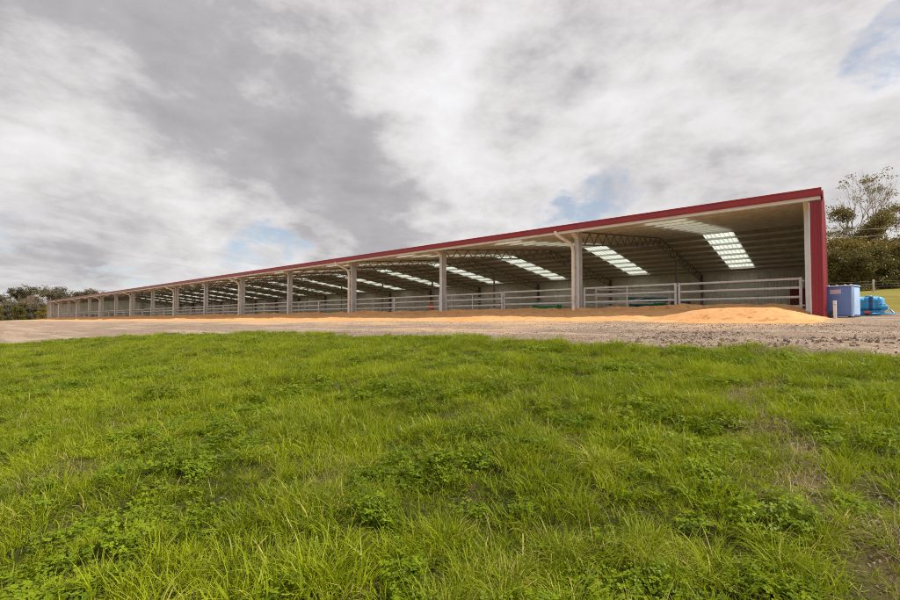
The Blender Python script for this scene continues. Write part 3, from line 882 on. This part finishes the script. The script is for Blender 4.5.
# stake in front
sx1, sy1 = place(835, 16.7)
t = empty('marker_stake', (sx1, sy1, gz(sx1, sy1) - .1)); tag(t, 'short weathered pipe stake standing in front of the blue bin', 'stake')
m = MB(); m.tube([(0, 0, 0), (.0, 0, .76)], .055, 12, False); m.tube([(0, 0, .76), (0, 0, .765)], [.055, .045], 12); m.build('shaft', M['galvpost'], t)
m = MB(); m.tube([(0, 0, .60), (0, 0, .63)], .062, 12); m.build('band', M['wood'], t)
# black pipe foot at the corner
sx2, sy2 = place(829.5, 16.9)
t = empty('drain_elbow', (sx2, sy2, gz(sx2, sy2) - .02)); tag(t, 'small black drain elbow at the foot of the red corner panel', 'drain')
m = MB(); m.tube([(0, 0, 0), (0, 0, .14), (.02, 0, .2), (.07, 0, .25), (.12, 0, .26)], .055, 10); m.build('pipe', M['black'], t)
m = MB(); m.tube([(0, 0, .1), (0, 0, .14)], .068, 10); m.build('collar', M['black'], t)
# cyan tank on a skid
tx, ty = place(868.5, 18.4)
t = empty('spray_tank', (tx, ty, gz(tx, ty)), math.radians(-10)); tag(t, 'low bright blue poly tank with hoses beside the tall blue bin', 'tank')
tb = bevel_box('tank_body', (-.47, -.40, .19), (.47, .40, .74), .15, M['cyan'], t, 5)
bevel_box('seam', (-.478, -.408, .43), (.478, .408, .46), .012, M['cyand'], tb)
m = MB(); m.tube([(.02, 0, .735), (.02, 0, .775), (.02, 0, .79)], [.12, .12, .09], 18); m.build('filler_cap', M['cyand'], tb)
for q in (-.2, .2):
    bevel_box('strap', (q - .02, -.407, .185), (q + .02, .407, .748), .15, M['cyand'], tb, 5)
m = MB(); m.box((-.44, -.38, .10), (.46, .38, .18)); m.box((-.44, -.38, 0), (.46, -.30, .097)); m.box((-.44, .30, 0), (.46, .38, .097)); m.build('skid_frame', M['cyan'], t)
m = MB(); m.tube([(.40, -.30, .30), (.62, -.32, .28)], .09, 12); m.tube([(.45, -.3, .2), (.45, -.3, .25)], .05, 8); m.build('pump', M['cyand'], t)
m = MB(); m.tube([(.55, -.34, .22), (.35, -.50, .06), (.05, -.55, .03), (.2, -.62, .03), (.6, -.56, .03), (.8, -.42, .05), (.68, -.35, .2)], .03, 8); m.build('hose', M['cyand'], t)
m = MB(); m.tube([(-.05, -.44, .1), (.12, -.47, .1)], .06, 10); m.build('motor', M['orange'], t)
m = MB(); m.box((.46, -.2, .18), (.54, .2, .42)); m.build('pump_guard', M['wood'], t)

# ------------------------------------------------------------------ trees
def tree_data(seed, height, spread, trunk_r, bare=0.0, nleaf=5000, leaf=.26, clump=1.0, low=.25, lean=0.0, levels=4, flat=.6, fork=3, full=False, skirt=0, keepr=.68):
    r = random.Random(seed)
    wood = MB(); tips = []
    def grow(p, d, length, rad, lvl):
        n = 4
        pts = [p.copy()]; rr = [rad]
        q = p.copy(); dd = d.copy()
        for k in range(n):
            dd = (dd + Vector((r.uniform(-1, 1), r.uniform(-1, 1), r.uniform(-.4, .7))) * .20).normalized()
            q = q + dd * (length / n); pts.append(q.copy()); rr.append(rad * (1 - .5 * (k + 1) / n))
        wood.tube(pts, rr, 6 if lvl < 2 else 4, False)
        if full and lvl >= 1: tips.extend((q_, lvl) for q_ in pts[1:])
        if lvl >= levels:
            tips.append((pts[-1], lvl)); tips.append((pts[2], lvl)); return
        if lvl >= levels - 1: tips.append((pts[-1], lvl))
        nb = fork + (r.random() < .5)
        for b in range(nb):
            i = r.choice((2, 3, 4)) if lvl > 0 else r.choice((1, 2, 3, 4, 4))
            if b == 0: i = 4
            ang = r.uniform(0, 2 * math.pi); tilt = r.uniform(.3, .95) * (1.0 if lvl else .9)
            o = dd.orthogonal().normalized(); o = Matrix.Rotation(ang, 3, dd) @ o
            nd = (dd * math.cos(tilt) + o * math.sin(tilt) * spread); nd.z += .12; nd.normalize()
            grow(pts[i], nd, length * r.uniform(.55, .82), rr[i] * keepr, lvl + 1)
    d0 = Vector((lean, r.uniform(-.1, .1), 1)).normalized()
    grow(Vector((0, 0, 0)), d0, height * .36, trunk_r, 0)
    zmax = max(t[0].z for t in tips)
    k = height / max(zmax, .1)
    wood.v = [(x * k, y * k, zz * k) for x, y, zz in wood.v]
    tips = [t[0] * k for t in tips]
    tips = [t for t in tips if t.z > low * height]
    lt = [t for t in tips if t.z < height * (1 - bare) or r.random() < .08]
    if not lt: lt = tips
    rg = np.random.default_rng(seed)
    T_ = np.array([tuple(t) for t in lt])
    wts = rg.random(len(T_)) ** 1.5 + .05
    idx = rg.choice(len(T_), nleaf, p=wts / wts.sum())
    off = rg.normal(0, 1, (nleaf, 3)); off /= np.linalg.norm(off, axis=1)[:, None]
    off *= (rg.random(nleaf) ** .45)[:, None] * clump * np.array([1, 1, flat])
    c = T_[idx] + off
    if skirt:                                            # boughs that reach the ground
        ns = int(nleaf * .45); an = rg.uniform(0, 2 * math.pi, ns); cl_ = rg.integers(0, 40, ns)
        ca, cr_, cz_ = rg.uniform(0, 2 * math.pi, 40), np.sqrt(rg.random(40)) * skirt, rg.uniform(.02, .6, 40) * height
        c[:ns] = np.stack([ca[cl_] * 0 + cr_[cl_] * np.cos(ca[cl_]), cr_[cl_] * np.sin(ca[cl_]), cz_[cl_]], 1) + off[:ns] * 1.05
        c[:, 2] = np.maximum(c[:, 2], .05)
    a = rg.normal(0, 1, (nleaf, 3)); a[:, 2] -= .5; a /= np.linalg.norm(a, axis=1)[:, None]
    b = np.cross(a, rg.normal(0, 1, (nleaf, 3))); b /= np.linalg.norm(b, axis=1)[:, None]
    ln = leaf * rg.uniform(.6, 1.4, nleaf)[:, None]; wd = ln * rg.uniform(.28, .5, nleaf)[:, None]
    V = np.stack([c - a * ln, c + b * wd, c + a * ln, c - b * wd], 1).reshape(-1, 3)
    rv = np.clip(rg.random(nleaf) * .6 + (idx % 7) / 7 * .4, 0, 1)
    colr = np.stack([np.repeat(rv, 4), np.full(nleaf * 4, .4), np.repeat((rg.random(nleaf) < .06) * .7, 4), np.ones(nleaf * 4)], 1)
    return wood, V, colr
def leaf_mesh(name, V, colr, mat):
    n = len(V) // 4
    m = bpy.data.meshes.new(name)
    m.vertices.add(len(V)); m.vertices.foreach_set('co', V.ravel())
    m.loops.add(n * 4); m.loops.foreach_set('vertex_index', np.arange(n * 4))
    m.polygons.add(n); m.polygons.foreach_set('loop_start', np.arange(0, n * 4, 4))
    m.update(calc_edges=True)
    at = m.attributes.new('lv', 'FLOAT_COLOR', 'POINT'); at.data.foreach_set('color', colr.ravel())
    m.materials.append(mat)
    return m
_cache = {}
def tree(name, cat, label, group, loc, rz, sc, key, leafmat, barkmat, **kw):
    ck = (key, leafmat, barkmat)
    if ck not in _cache:
        wood, V, c = tree_data(**kw)
        _cache[ck] = (wood.mesh('trunk', M[barkmat]), leaf_mesh('crown', V, c, M[leafmat]))
    wm, lm = _cache[ck]
    x, y = loc
    t = empty(name, (x, y, gz(x, y) - .15), rz); t.scale = (sc, sc, sc)
    tag(t, label, cat, group)
    link('trunk', wm, t); link('crown', lm, t)
    return t
# right-hand bush
G1 = 'bushland trees beyond the paddock'
x, y = place(868, 80)
tree('gum_tree', 'tree', 'tall half-bare gum tree rising highest beside the red end wall', G1, (x, y), .7, 1.0, 'tall', 'gumleaf', 'bark', seed=5, height=24, spread=.5, trunk_r=.50, keepr=.80, bare=.42, nleaf=8000, leaf=.18, clump=1.1, low=.2, levels=5, flat=.36)
x, y = place(926, 84)
tree('gum_tree', 'tree', 'gum tree with dark hanging boughs cut by the photo right edge', G1, (x, y), .9, .92, 'tall2', 'gumleaf', 'bark', seed=12, height=19, spread=1.0, trunk_r=.42, keepr=.76, bare=.12, nleaf=6000, leaf=.19, clump=1.1, low=.4, levels=5, flat=.36)
x, y = place(846, 88)
tree('gum_tree', 'tree', 'slender gum tree close against the upper red end wall edge', G1, (x, y), .4, .68, 'tall2', 'gumleaf', 'bark')
B1 = [(831, 70, 'bushdark', 6.6, 'dark green bush just right of the red end wall above the blue bin'),
      (843, 75, 'bushgold', 8.6, 'golden olive bush above the centre of the blue bin'),
      (855, 68, 'bushdark', 6.2, 'dark bush above the right corner of the blue bin'),
      (866, 74, 'bushgold', 8.0, 'olive bush behind the bright blue tank'),
      (878, 69, 'bushdark', 7.4, 'near-black green bush right of the pale fence post'),
      (891, 73, 'bushgold', 7.6, 'golden bush near the photo right edge behind the paddock'),
      (903, 70, 'bushdark', 6.8, 'dark bush at the photo right edge behind the paddock'),
      (850, 84, 'gumleaf', 10.5, 'taller olive tree behind the bushes over the blue bin'),
      (884, 86, 'gumleaf', 10.0, 'taller olive tree behind the bushes right of the half-bare gum'),
      (920, 76, 'bushgold', 8.6, 'golden bush growing past the photo right edge'),
      (940, 74, 'bushdark', 8.0, 'dark bush growing beyond the photo right edge in the paddock corner')]
for k, (px, Z, mt, hh, lb) in enumerate(B1):
    x, y = place(px, Z)
    tree('bush_tree', 'bush', lb, G1, (x, y), k * 1.3, hh / 8.0, 'bush' + str(k % 3), mt, 'bark', seed=30 + k % 3, height=8.0, spread=1.1, trunk_r=.16, nleaf=9000, leaf=.20, clump=1.05, low=.02, levels=4, flat=.85, full=True, skirt=2.6)
# far left gums
G2 = 'gum trees beyond the far end of the shed'
LT = [(-14, 150, 'gumgrey', 12.5, 'ta', 'pale', 'grey gum at the photo left edge with its crown cut off'),
      (3, 158, 'twig', 9.0, 'tb', 'pale', 'thin reddish bare tree close to the photo left edge'),
      (14, 162, 'gumgrey', 13.2, 'ta', 'bark', 'tallest dark-topped grey gum on the left skyline'),
      (26, 168, 'bushdark', 11.0, 'tc', 'bark', 'dark leafy gum right of the tallest left skyline gum'),
      (36, 150, 'twig', 8.8, 'tb', 'pale', 'pale-trunked bare reddish tree standing before the left gums'),
      (46, 172, 'gumgrey', 11.8, 'ta', 'pale', 'grey gum just left of the far shed end'),
      (57, 178, 'gumgrey', 12.8, 'tc', 'bark', 'grey gum rising over the far end of the red eave'),
      (68, 180, 'twig', 11.5, 'tb', 'pale', 'bare brown tree showing above the far shed roof'),
      (78, 184, 'gumgrey', 12.6, 'ta', 'bark', 'grey gum crown above the far roof, third from the shed end'),
      (88, 188, 'gumgrey', 12.4, 'tc', 'bark', 'grey gum crown above the far roof, second last to the right'),
      (98, 190, 'gumgrey', 13.0, 'ta', 'pale', 'rightmost grey gum crown peeping above the far roof'),
      (-40, 155, 'gumgrey', 12.0, 'tc', 'pale', 'grey gum past the photo left edge beside the yard'),
      (-75, 160, 'gumgrey', 12.0, 'ta', 'bark', 'grey gum far past the photo left edge beside the yard')]
KW = {'ta': dict(seed=51, height=12, spread=.9, trunk_r=.3, bare=.0, nleaf=3400, leaf=.24, clump=.75, low=.35, levels=4, flat=.45),
      'tb': dict(seed=53, height=12, spread=1.0, trunk_r=.26, bare=.1, nleaf=1500, leaf=.22, clump=1.0, low=.3, levels=5, flat=.8),
      'tc': dict(seed=57, height=12, spread=1.0, trunk_r=.3, bare=.0, nleaf=6000, leaf=.24, clump=1.2, low=.2, levels=4, flat=.6)}
for k, (px, Z, mt, hh, key, bk, lb) in enumerate(LT):
    x, y = place(px, Z)
    tree('gum_tree', 'tree', lb, G2, (x, y), k * 2.1, hh / 12, key, mt, 'palebark' if bk == 'pale' else 'bark', **KW[key])
SH = [(55, 152, 5.0, 'gumgrey', 'grey-green shrub hiding the foot of the far shed corner'), (-16, 142, 5.5, 'gumgrey', 'grey-green shrub cut by the photo left edge'), (3, 150, 5.8, 'bushgold', 'olive shrub between the two leftmost gums'), (15, 152, 6.4, 'gumgrey', 'taller grey shrub behind the leftmost shrubs'), (26, 153, 6.4, 'bushdark', 'dark tall shrub behind the pale-trunked bare tree'), (37, 156, 6.6, 'gumgrey', 'grey tall shrub just right of the pale trunk'), (-5, 140, 5.2, 'bushdark', 'dark shrub under the gums at the photo left edge'), (9, 146, 6.0, 'gumgrey', 'grey-green shrub under the tallest left gum'), (20, 143, 4.8, 'bushdark', 'dark shrub left of the pale-trunked bare tree'),
      (31, 147, 5.6, 'gumgrey', 'grey-green shrub right behind the pale-trunked bare tree'), (42, 144, 4.2, 'bushgold', 'olive shrub between the pale-trunked bare tree and the shed'), (50, 150, 5.4, 'bushdark', 'dark shrub touching the far end of the shed')]
for k, (px, Z, hh, mt, lb) in enumerate(SH):
    x, y = place(px, Z)
    tree('shrub', 'bush', lb, 'shrubs under the far gums', (x, y), k * 1.7, hh / 8.0, 'bush' + str(k % 3), mt, 'bark', seed=30 + k % 3, height=8.0, spread=1.1, trunk_r=.16, nleaf=9000, leaf=.20, clump=1.05, low=.02, levels=4, flat=.85, full=True, skirt=2.6)

# ------------------------------------------------------------------ paddock fence and overhead cable
fx, fy = place(874, 58)
t = empty('paddock_fence', (fx, fy, gz(fx, fy))); tag(t, 'wire fence with pale wooden posts at the top of the paddock', 'fence')
posts = [-7, 0, 7, 14, 21]
for q in posts:
    m = MB(); zz = gz(fx + q, fy - q * .05) - gz(fx, fy)
    m.tube([(q, -q * .05, zz - .2), (q + .01, -q * .05, zz + .8), (q, -q * .05, zz + 1.62), (q, -q * .05, zz + 1.64)], [.11, .105, .10, .06], 9); m.build('post', M['wood'], t)
for h in (.35, .7, 1.05, 1.4):
    m = MB(); m.tube([(q, -q * .05 - .1, gz(fx + q, fy - q * .05) - gz(fx, fy) + h) for q in posts], .012, 5); m.build('wire', M['cable'], t)
p0, p1 = place(820, 62), place(1010, 66)
t = empty('overhead_cable', (p1[0], p1[1], gz(*p1))); tag(t, 'two thin overhead cables crossing in front of the right-hand trees', 'cable')
m = MB(); m.tube([(0, 0, -.3), (0, 0, 10.5)], [.16, .11], 10); m.build('pole', M['wood'], t)
m = MB(); m.bar((-.1, -.8, 9.9), (.1, .8, 9.9), .1, .12); m.build('crossarm', M['wood'], t)
for hz, dz in ((13.6, 0), (12.4, -.9)):
    a = Vector((p0[0] - p1[0] - 8, p0[1] - p1[1], EYE + hz - gz(*p1))); b_ = Vector((0, -.1, 10.1 + dz))
    m = MB(); m.tube([a.lerp(b_, k / 12) - Vector((0, 0, 1.1 * (1 - (2 * k / 12 - 1) ** 2))) for k in range(13)], .022, 5); m.build('wire', M['cable'], t)
a = Vector((p0[0] - p1[0] - 8, p0[1] - p1[1], gz(p0[0] - 8, p0[1]) - gz(*p1)))
m = MB(); m.tube([a - Vector((0, 0, .3)), a + Vector((0, 0, EYE + 13.8 - gz(p0[0] - 8, p0[1])))], [.16, .11], 10); m.build('pole', M['wood'], t)

# ------------------------------------------------------------------ instanced ground cover
def blade_set(seed, n, rad, hmin, hmax, wid, arch, segs=3, upright=.35, dry=.03):
    r = np.random.default_rng(seed)
    V, F, C = [], [], []
    for i in range(n):
        a = r.uniform(0, 2 * math.pi); rr = rad * math.sqrt(r.random())
        bx_, by_ = rr * math.cos(a), rr * math.sin(a)
        h = r.uniform(hmin, hmax); da = a + r.normal(0, .7)
        out = Vector((math.cos(da), math.sin(da), 0)); sd = Vector((-out.y, out.x, 0))
        tw = r.normal(0, .9); sd = (sd * math.cos(tw) + out * math.sin(tw))
        bend = arch * r.uniform(.3, 1.3); lean = upright * r.uniform(-.3, 1.1)
        w = wid * r.uniform(.6, 1.3); rv = r.random(); dv = 0.85 if r.random() < dry else r.random() * .08
        p = Vector((bx_, by_, -.012)); ang = lean
        b0 = len(V); st = h / segs
        for k in range(segs + 1):
            t = k / segs
            ww = w * (1 - t) ** .7 if k < segs else 0
            if k < segs:
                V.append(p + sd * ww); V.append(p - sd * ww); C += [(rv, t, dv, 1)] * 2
            else:
                V.append(p.copy()); C.append((rv, t, dv, 1))
            ang += bend / segs * (1 + t)
            p = p + (out * math.sin(ang) + Vector((0, 0, 1)) * math.cos(ang)) * st
        for k in range(segs - 1):
            q = b0 + 2 * k; F.append((q, q + 1, q + 3, q + 2))
        q = b0 + 2 * (segs - 1); F.append((q, q + 1, q + 2))
    return V, F, C
def clover_set(seed, n, rad, leaf=.011):
    r = np.random.default_rng(seed)
    V, F, C = [], [], []
    for i in range(n):
        a = r.uniform(0, 2 * math.pi); rr = rad * math.sqrt(r.random())
        c = Vector((rr * math.cos(a), rr * math.sin(a), r.uniform(.02, .085)))
        tilt = Vector((r.normal(0, .35), r.normal(0, .35), 1)).normalized()
        ax = tilt.orthogonal().normalized(); ay = tilt.cross(ax)
        rv = r.random(); s = leaf * r.uniform(.7, 1.35); a0 = r.uniform(0, 6.28)
        for k in range(3):
            t = a0 + k * 2.094
            e = ax * math.cos(t) + ay * math.sin(t); f = ax * -math.sin(t) + ay * math.cos(t)
            b0 = len(V)
            V += [c, c + e * s * .9 + f * s * .75 + tilt * s * .25, c + e * s * 1.7 + f * s * .45 + tilt * s * .2, c + e * s * 1.7 - f * s * .45 + tilt * s * .2, c + e * s * .9 - f * s * .75 + tilt * s * .25]
            C += [(rv, .3, 0, 1)] * 5
            F.append((b0, b0 + 1, b0 + 2, b0 + 3, b0 + 4))
        b0 = len(V)
        g0 = Vector((c.x * .8, c.y * .8, -.01)); V += [g0 + ax * .0012, g0 - ax * .0012, c]; C += [(rv, 0, 0, 1)] * 3; F.append((b0, b0 + 1, b0 + 2))
    return V, F, C
def proto(name, VFC, mat):
    V, F, C = VFC
    m = bpy.data.meshes.new(name); m.from_pydata([tuple(v) for v in V], [], F)
    at = m.attributes.new('lv', 'FLOAT_COLOR', 'POINT'); at.data.foreach_set('color', np.array(C, float).ravel())
    m.materials.append(mat); m.update()
    return bpy.data.objects.new(name, m)
def rock(seed, mat):
    r = np.random.default_rng(seed)
    bm = bmesh.new(); bmesh.ops.create_icosphere(bm, subdivisions=1, radius=1.0)
    s = r.uniform(.6, 1.2, 3)
    for v in bm.verts:
        v.co = Vector((v.co.x * s[0], v.co.y * s[1], v.co.z * s[2] * .7)) * r.uniform(.75, 1.15)
    m = bpy.data.meshes.new('rock'); bm.to_mesh(m); bm.free(); m.materials.append(mat)
    return bpy.data.objects.new('rock_%02d' % seed, m)

def scatter(name, protos, pts, idx, rot, scl, label, cat):
    """ONE object whose geometry nodes stand a prototype on each vertex"""
    c = bpy.data.collections.new(name + '_kinds')
    for k, o in enumerate(protos):
        o.name = 'kind_%02d' % k; c.objects.link(o)
    names = [o.name for o in protos]; order = np.argsort(names); rank = np.empty(len(names), int); rank[order] = np.arange(len(names))
    m = bpy.data.meshes.new(name); n = len(pts)
    m.vertices.add(n); m.vertices.foreach_set('co', np.asarray(pts, float).ravel())
    a = m.attributes.new('pick', 'INT', 'POINT'); a.data.foreach_set('value', rank[np.asarray(idx)].astype(np.int32))
    a = m.attributes.new('turn', 'FLOAT_VECTOR', 'POINT'); a.data.foreach_set('vector', np.asarray(rot, float).ravel())
    a = m.attributes.new('size', 'FLOAT_VECTOR', 'POINT'); a.data.foreach_set('vector', np.asarray(scl, float).ravel())
    o = link(name, m)
    tree_ = bpy.data.node_groups.new(name, 'GeometryNodeTree')
    tree_.interface.new_socket('Geometry', in_out='INPUT', socket_type='NodeSocketGeometry')
    tree_.interface.new_socket('Geometry', in_out='OUTPUT', socket_type='NodeSocketGeometry')
    N = tree_.nodes; K = tree_.links
    gi = N.new('NodeGroupInput'); go = N.new('NodeGroupOutput'); ip = N.new('GeometryNodeInstanceOnPoints'); ci = N.new('GeometryNodeCollectionInfo')
    ci.inputs['Collection'].default_value = c; ci.inputs['Separate Children'].default_value = True; ci.inputs['Reset Children'].default_value = True
    def named(nm, ty):
        q = N.new('GeometryNodeInputNamedAttribute'); q.data_type = ty; q.inputs['Name'].default_value = nm; return q.outputs['Attribute']
    K.new(gi.outputs[0], ip.inputs['Points']); K.new(ci.outputs[0], ip.inputs['Instance']); ip.inputs['Pick Instance'].default_value = True
    K.new(named('pick', 'INT'), ip.inputs['Instance Index'])
    K.new(named('turn', 'FLOAT_VECTOR'), ip.inputs['Rotation']); K.new(named('size', 'FLOAT_VECTOR'), ip.inputs['Scale'])
    K.new(ip.outputs[0], go.inputs[0])
    md = o.modifiers.new('scatter', 'NODES'); md.node_group = tree_
    tag(o, label, cat, kind='stuff')
    return o

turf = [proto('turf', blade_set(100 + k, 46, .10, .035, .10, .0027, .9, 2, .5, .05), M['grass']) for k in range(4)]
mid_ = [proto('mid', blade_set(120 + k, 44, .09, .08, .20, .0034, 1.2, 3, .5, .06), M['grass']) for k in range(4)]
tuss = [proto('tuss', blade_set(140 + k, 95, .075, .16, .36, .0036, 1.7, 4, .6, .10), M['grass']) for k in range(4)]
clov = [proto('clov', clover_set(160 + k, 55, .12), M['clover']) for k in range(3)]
strw = [proto('strw', blade_set(180 + k, 14, .12, .08, .26, .0016, 1.2, 3, 1.1, .3), M['straw']) for k in range(2)]
kinds = turf + mid_ + tuss + clov + strw
K_T, K_M, K_B, K_C, K_S = range(0, 4), range(4, 8), range(8, 12), range(12, 15), range(15, 17)
P, I, R, S = [], [], [], []
def spread_pts(dens, x0, x1, y0, y1, choice, size, keep):
    n = int(dens * (x1 - x0) * (y1 - y0))
    x = rng.uniform(x0, x1, n); y = rng.uniform(y0, y1, n)
    dist = np.hypot(x - CAMX, y - CAMY)
    fd = (x - CAMX) * FWD.x + (y - CAMY) * FWD.y
    k = (rng.random(n) < keep(x, y, dist)) & (dist > .45)
    # thinner cover behind and far beside the camera
    k &= (fd > -1.5) | (rng.random(n) < .35)
    x, y = x[k], y[k]; n = len(x)
    P.append(np.stack([x, y, ground(x, y)], 1)); I.append(rng.choice(list(choice), n))
    R.append(np.stack([rng.normal(0, .17, n), rng.normal(0, .17, n), rng.uniform(0, 6.283, n)], 1))
    s = size(x, y) * rng.uniform(.75, 1.3, n); S.append(np.stack([s, s, s * rng.uniform(.8, 1.2, n)], 1))
near_f = lambda d: np.clip(1.25 - d / 26, .35, 1)
cl = lambda x, y: sstep(.50, .70, fbm(x * 1.0, y * 1.0, 81)) * .6
tus = lambda x, y: sstep(.46, .64, fbm(x * 1.3 + 9, y * 1.3, 85))
GXR = (-40, 13, -33, -12.3)
spread_pts(85, *GXR, K_T, lambda x, y: 1.0 + .3 * (fbm(x, y, 91) - .5), lambda x, y, d: grass_mask(x, y) * (1 - .55 * bare(x, y)) * near_f(d) * (1 - .30 * cl(x, y)))
spread_pts(55, *GXR, K_M, lambda x, y: .45 + 1.15 * fbm(x * 1.2, y * 1.2, 95), lambda x, y, d: grass_mask(x, y) ** 3 * (1 - bare(x, y)) * near_f(d) * (.18 + .82 * sstep(.36, .6, fbm(x * 1.2, y * 1.2, 95))) * (1 - .5 * cl(x, y)))
spread_pts(15, *GXR, K_B, lambda x, y: .48 + .55 * fbm(x * 1.7, y * 1.7, 97), lambda x, y, d: grass_mask(x, y) ** 4 * (1 - bare(x, y)) * tus(x, y) * .8 + .03 * grass_mask(x, y) ** 4)
spread_pts(55, *GXR, K_C, lambda x, y: 1.0 + 0 * x, lambda x, y, d: grass_mask(x, y) ** 2 * (1 - bare(x, y)) * near_f(d) * (.06 + .94 * cl(x, y)))
spread_pts(60, *GXR, K_S, lambda x, y: 1.0 + 0 * x, lambda x, y, d: np.clip(grass_mask(x, y) * (.03 + .9 * bare(x, y)), 0, 1))
spread_pts(10, -40, 13, -14.5, -9.5, list(K_T) + list(K_S)[:1], lambda x, y: .7 + 0 * x, lambda x, y, d: (1 - grass_mask(x, y)) * sstep(.56, .70, fbm(x * 1.1, y * 1.4, 121)) * sstep(3.2, .2, y - edge_v(x)))
# named tussocks that stand out in the photograph
def ground_hit(px, py):
    d = FWD + RIGHT * ((px - 450) / 450) + Vector((0, 0, (320 - py) / 450))
    t = 1.0
    for _ in range(4000):
        p = Vector((CAMX, CAMY, EYE)) + d * t
        if p.z <= gz(p.x, p.y): return p
        t += .02
    return None
for px, py, s, cnt in [(285, 336, 1.0, 5), (300, 500, .75, 7), (340, 490, .75, 6), (555, 565, .8, 8), (500, 585, .8, 6), (680, 570, .8, 7), (640, 545, .8, 5), (470, 590, .7, 5), (760, 560, .7, 4), (330, 470, .7, 5), (860, 540, .6, 4), (60, 560, .6, 4), (590, 470, .7, 5), (735, 440, .6, 4)]:
    hp = ground_hit(px, py)
    if hp is None: continue
    for q in range(cnt):
        x, y = hp.x + rng.normal(0, .12), hp.y + rng.normal(0, .12)
        P.append(np.array([[x, y, gz(x, y)]])); I.append(np.array([rng.choice(list(K_B))])); R.append(np.array([[rng.normal(0, .1), rng.normal(0, .1), rng.uniform(0, 6.28)]])); ss = s * rng.uniform(.8, 1.15); S.append(np.array([[ss, ss, ss]]))
scatter('grass', kinds, np.concatenate(P), np.concatenate(I), np.concatenate(R), np.concatenate(S), 'lush green grass and clover covering the sloping foreground', 'grass')

# paddock grass is a texture at its distance; stones on the gravel
P, I, R, S = [], [], [], []
def stones(n, x0, x1, y0, y1, smin, smax, kinds_, keep, pw=2.5):
    x = rng.uniform(x0, x1, n); y = rng.uniform(y0, y1, n)
    k = rng.random(n) < keep(x, y); x, y = x[k], y[k]; n = len(x)
    s = smin + (smax - smin) * rng.random(n) ** pw
    P.append(np.stack([x, y, ground(x, y) + s * .15], 1)); I.append(rng.choice(kinds_, n)); R.append(rng.uniform(0, 6.28, (n, 3))); S.append(np.repeat(s[:, None], 3, 1))
gk = lambda x, y: (1 - grass_mask(x, y)) * (.15 + .85 * sstep(.35, .65, fbm(x * .7, y * .9, 103)))
rk = [rock(k, M['stone']) for k in range(5)] + [rock(k + 5, M['clod']) for k in range(4)]
stones(90000, -26, 10, -14.5, -4.5, .005, .020, [0, 1, 2, 3, 4, 0, 1, 2, 5, 6], gk)
stones(9000, -8, 10, -14.5, -6.5, .010, .032, [0, 1, 2, 3, 4, 5, 6, 7, 8], lambda x, y: (1 - grass_mask(x, y)) * sstep(.42, .65, fbm(x * .8, y, 107)))
stones(4500, -3, 9, -14.2, -9.8, .012, .055, [5, 6, 7, 8, 5, 6, 3], lambda x, y: (1 - grass_mask(x, y)) * sstep(.4, .6, fbm(x * 1.2, y * 1.6, 109)))
stones(60000, -3, 4, -22.5, -15.5, .004, .022, [5, 6, 7, 8, 5, 6, 2], lambda x, y: bare(x, y) * .8)
scatter('gravel', rk, np.concatenate(P), np.concatenate(I), np.concatenate(R), np.concatenate(S), 'loose stones and soil clods strewn over the gravel yard', 'gravel')
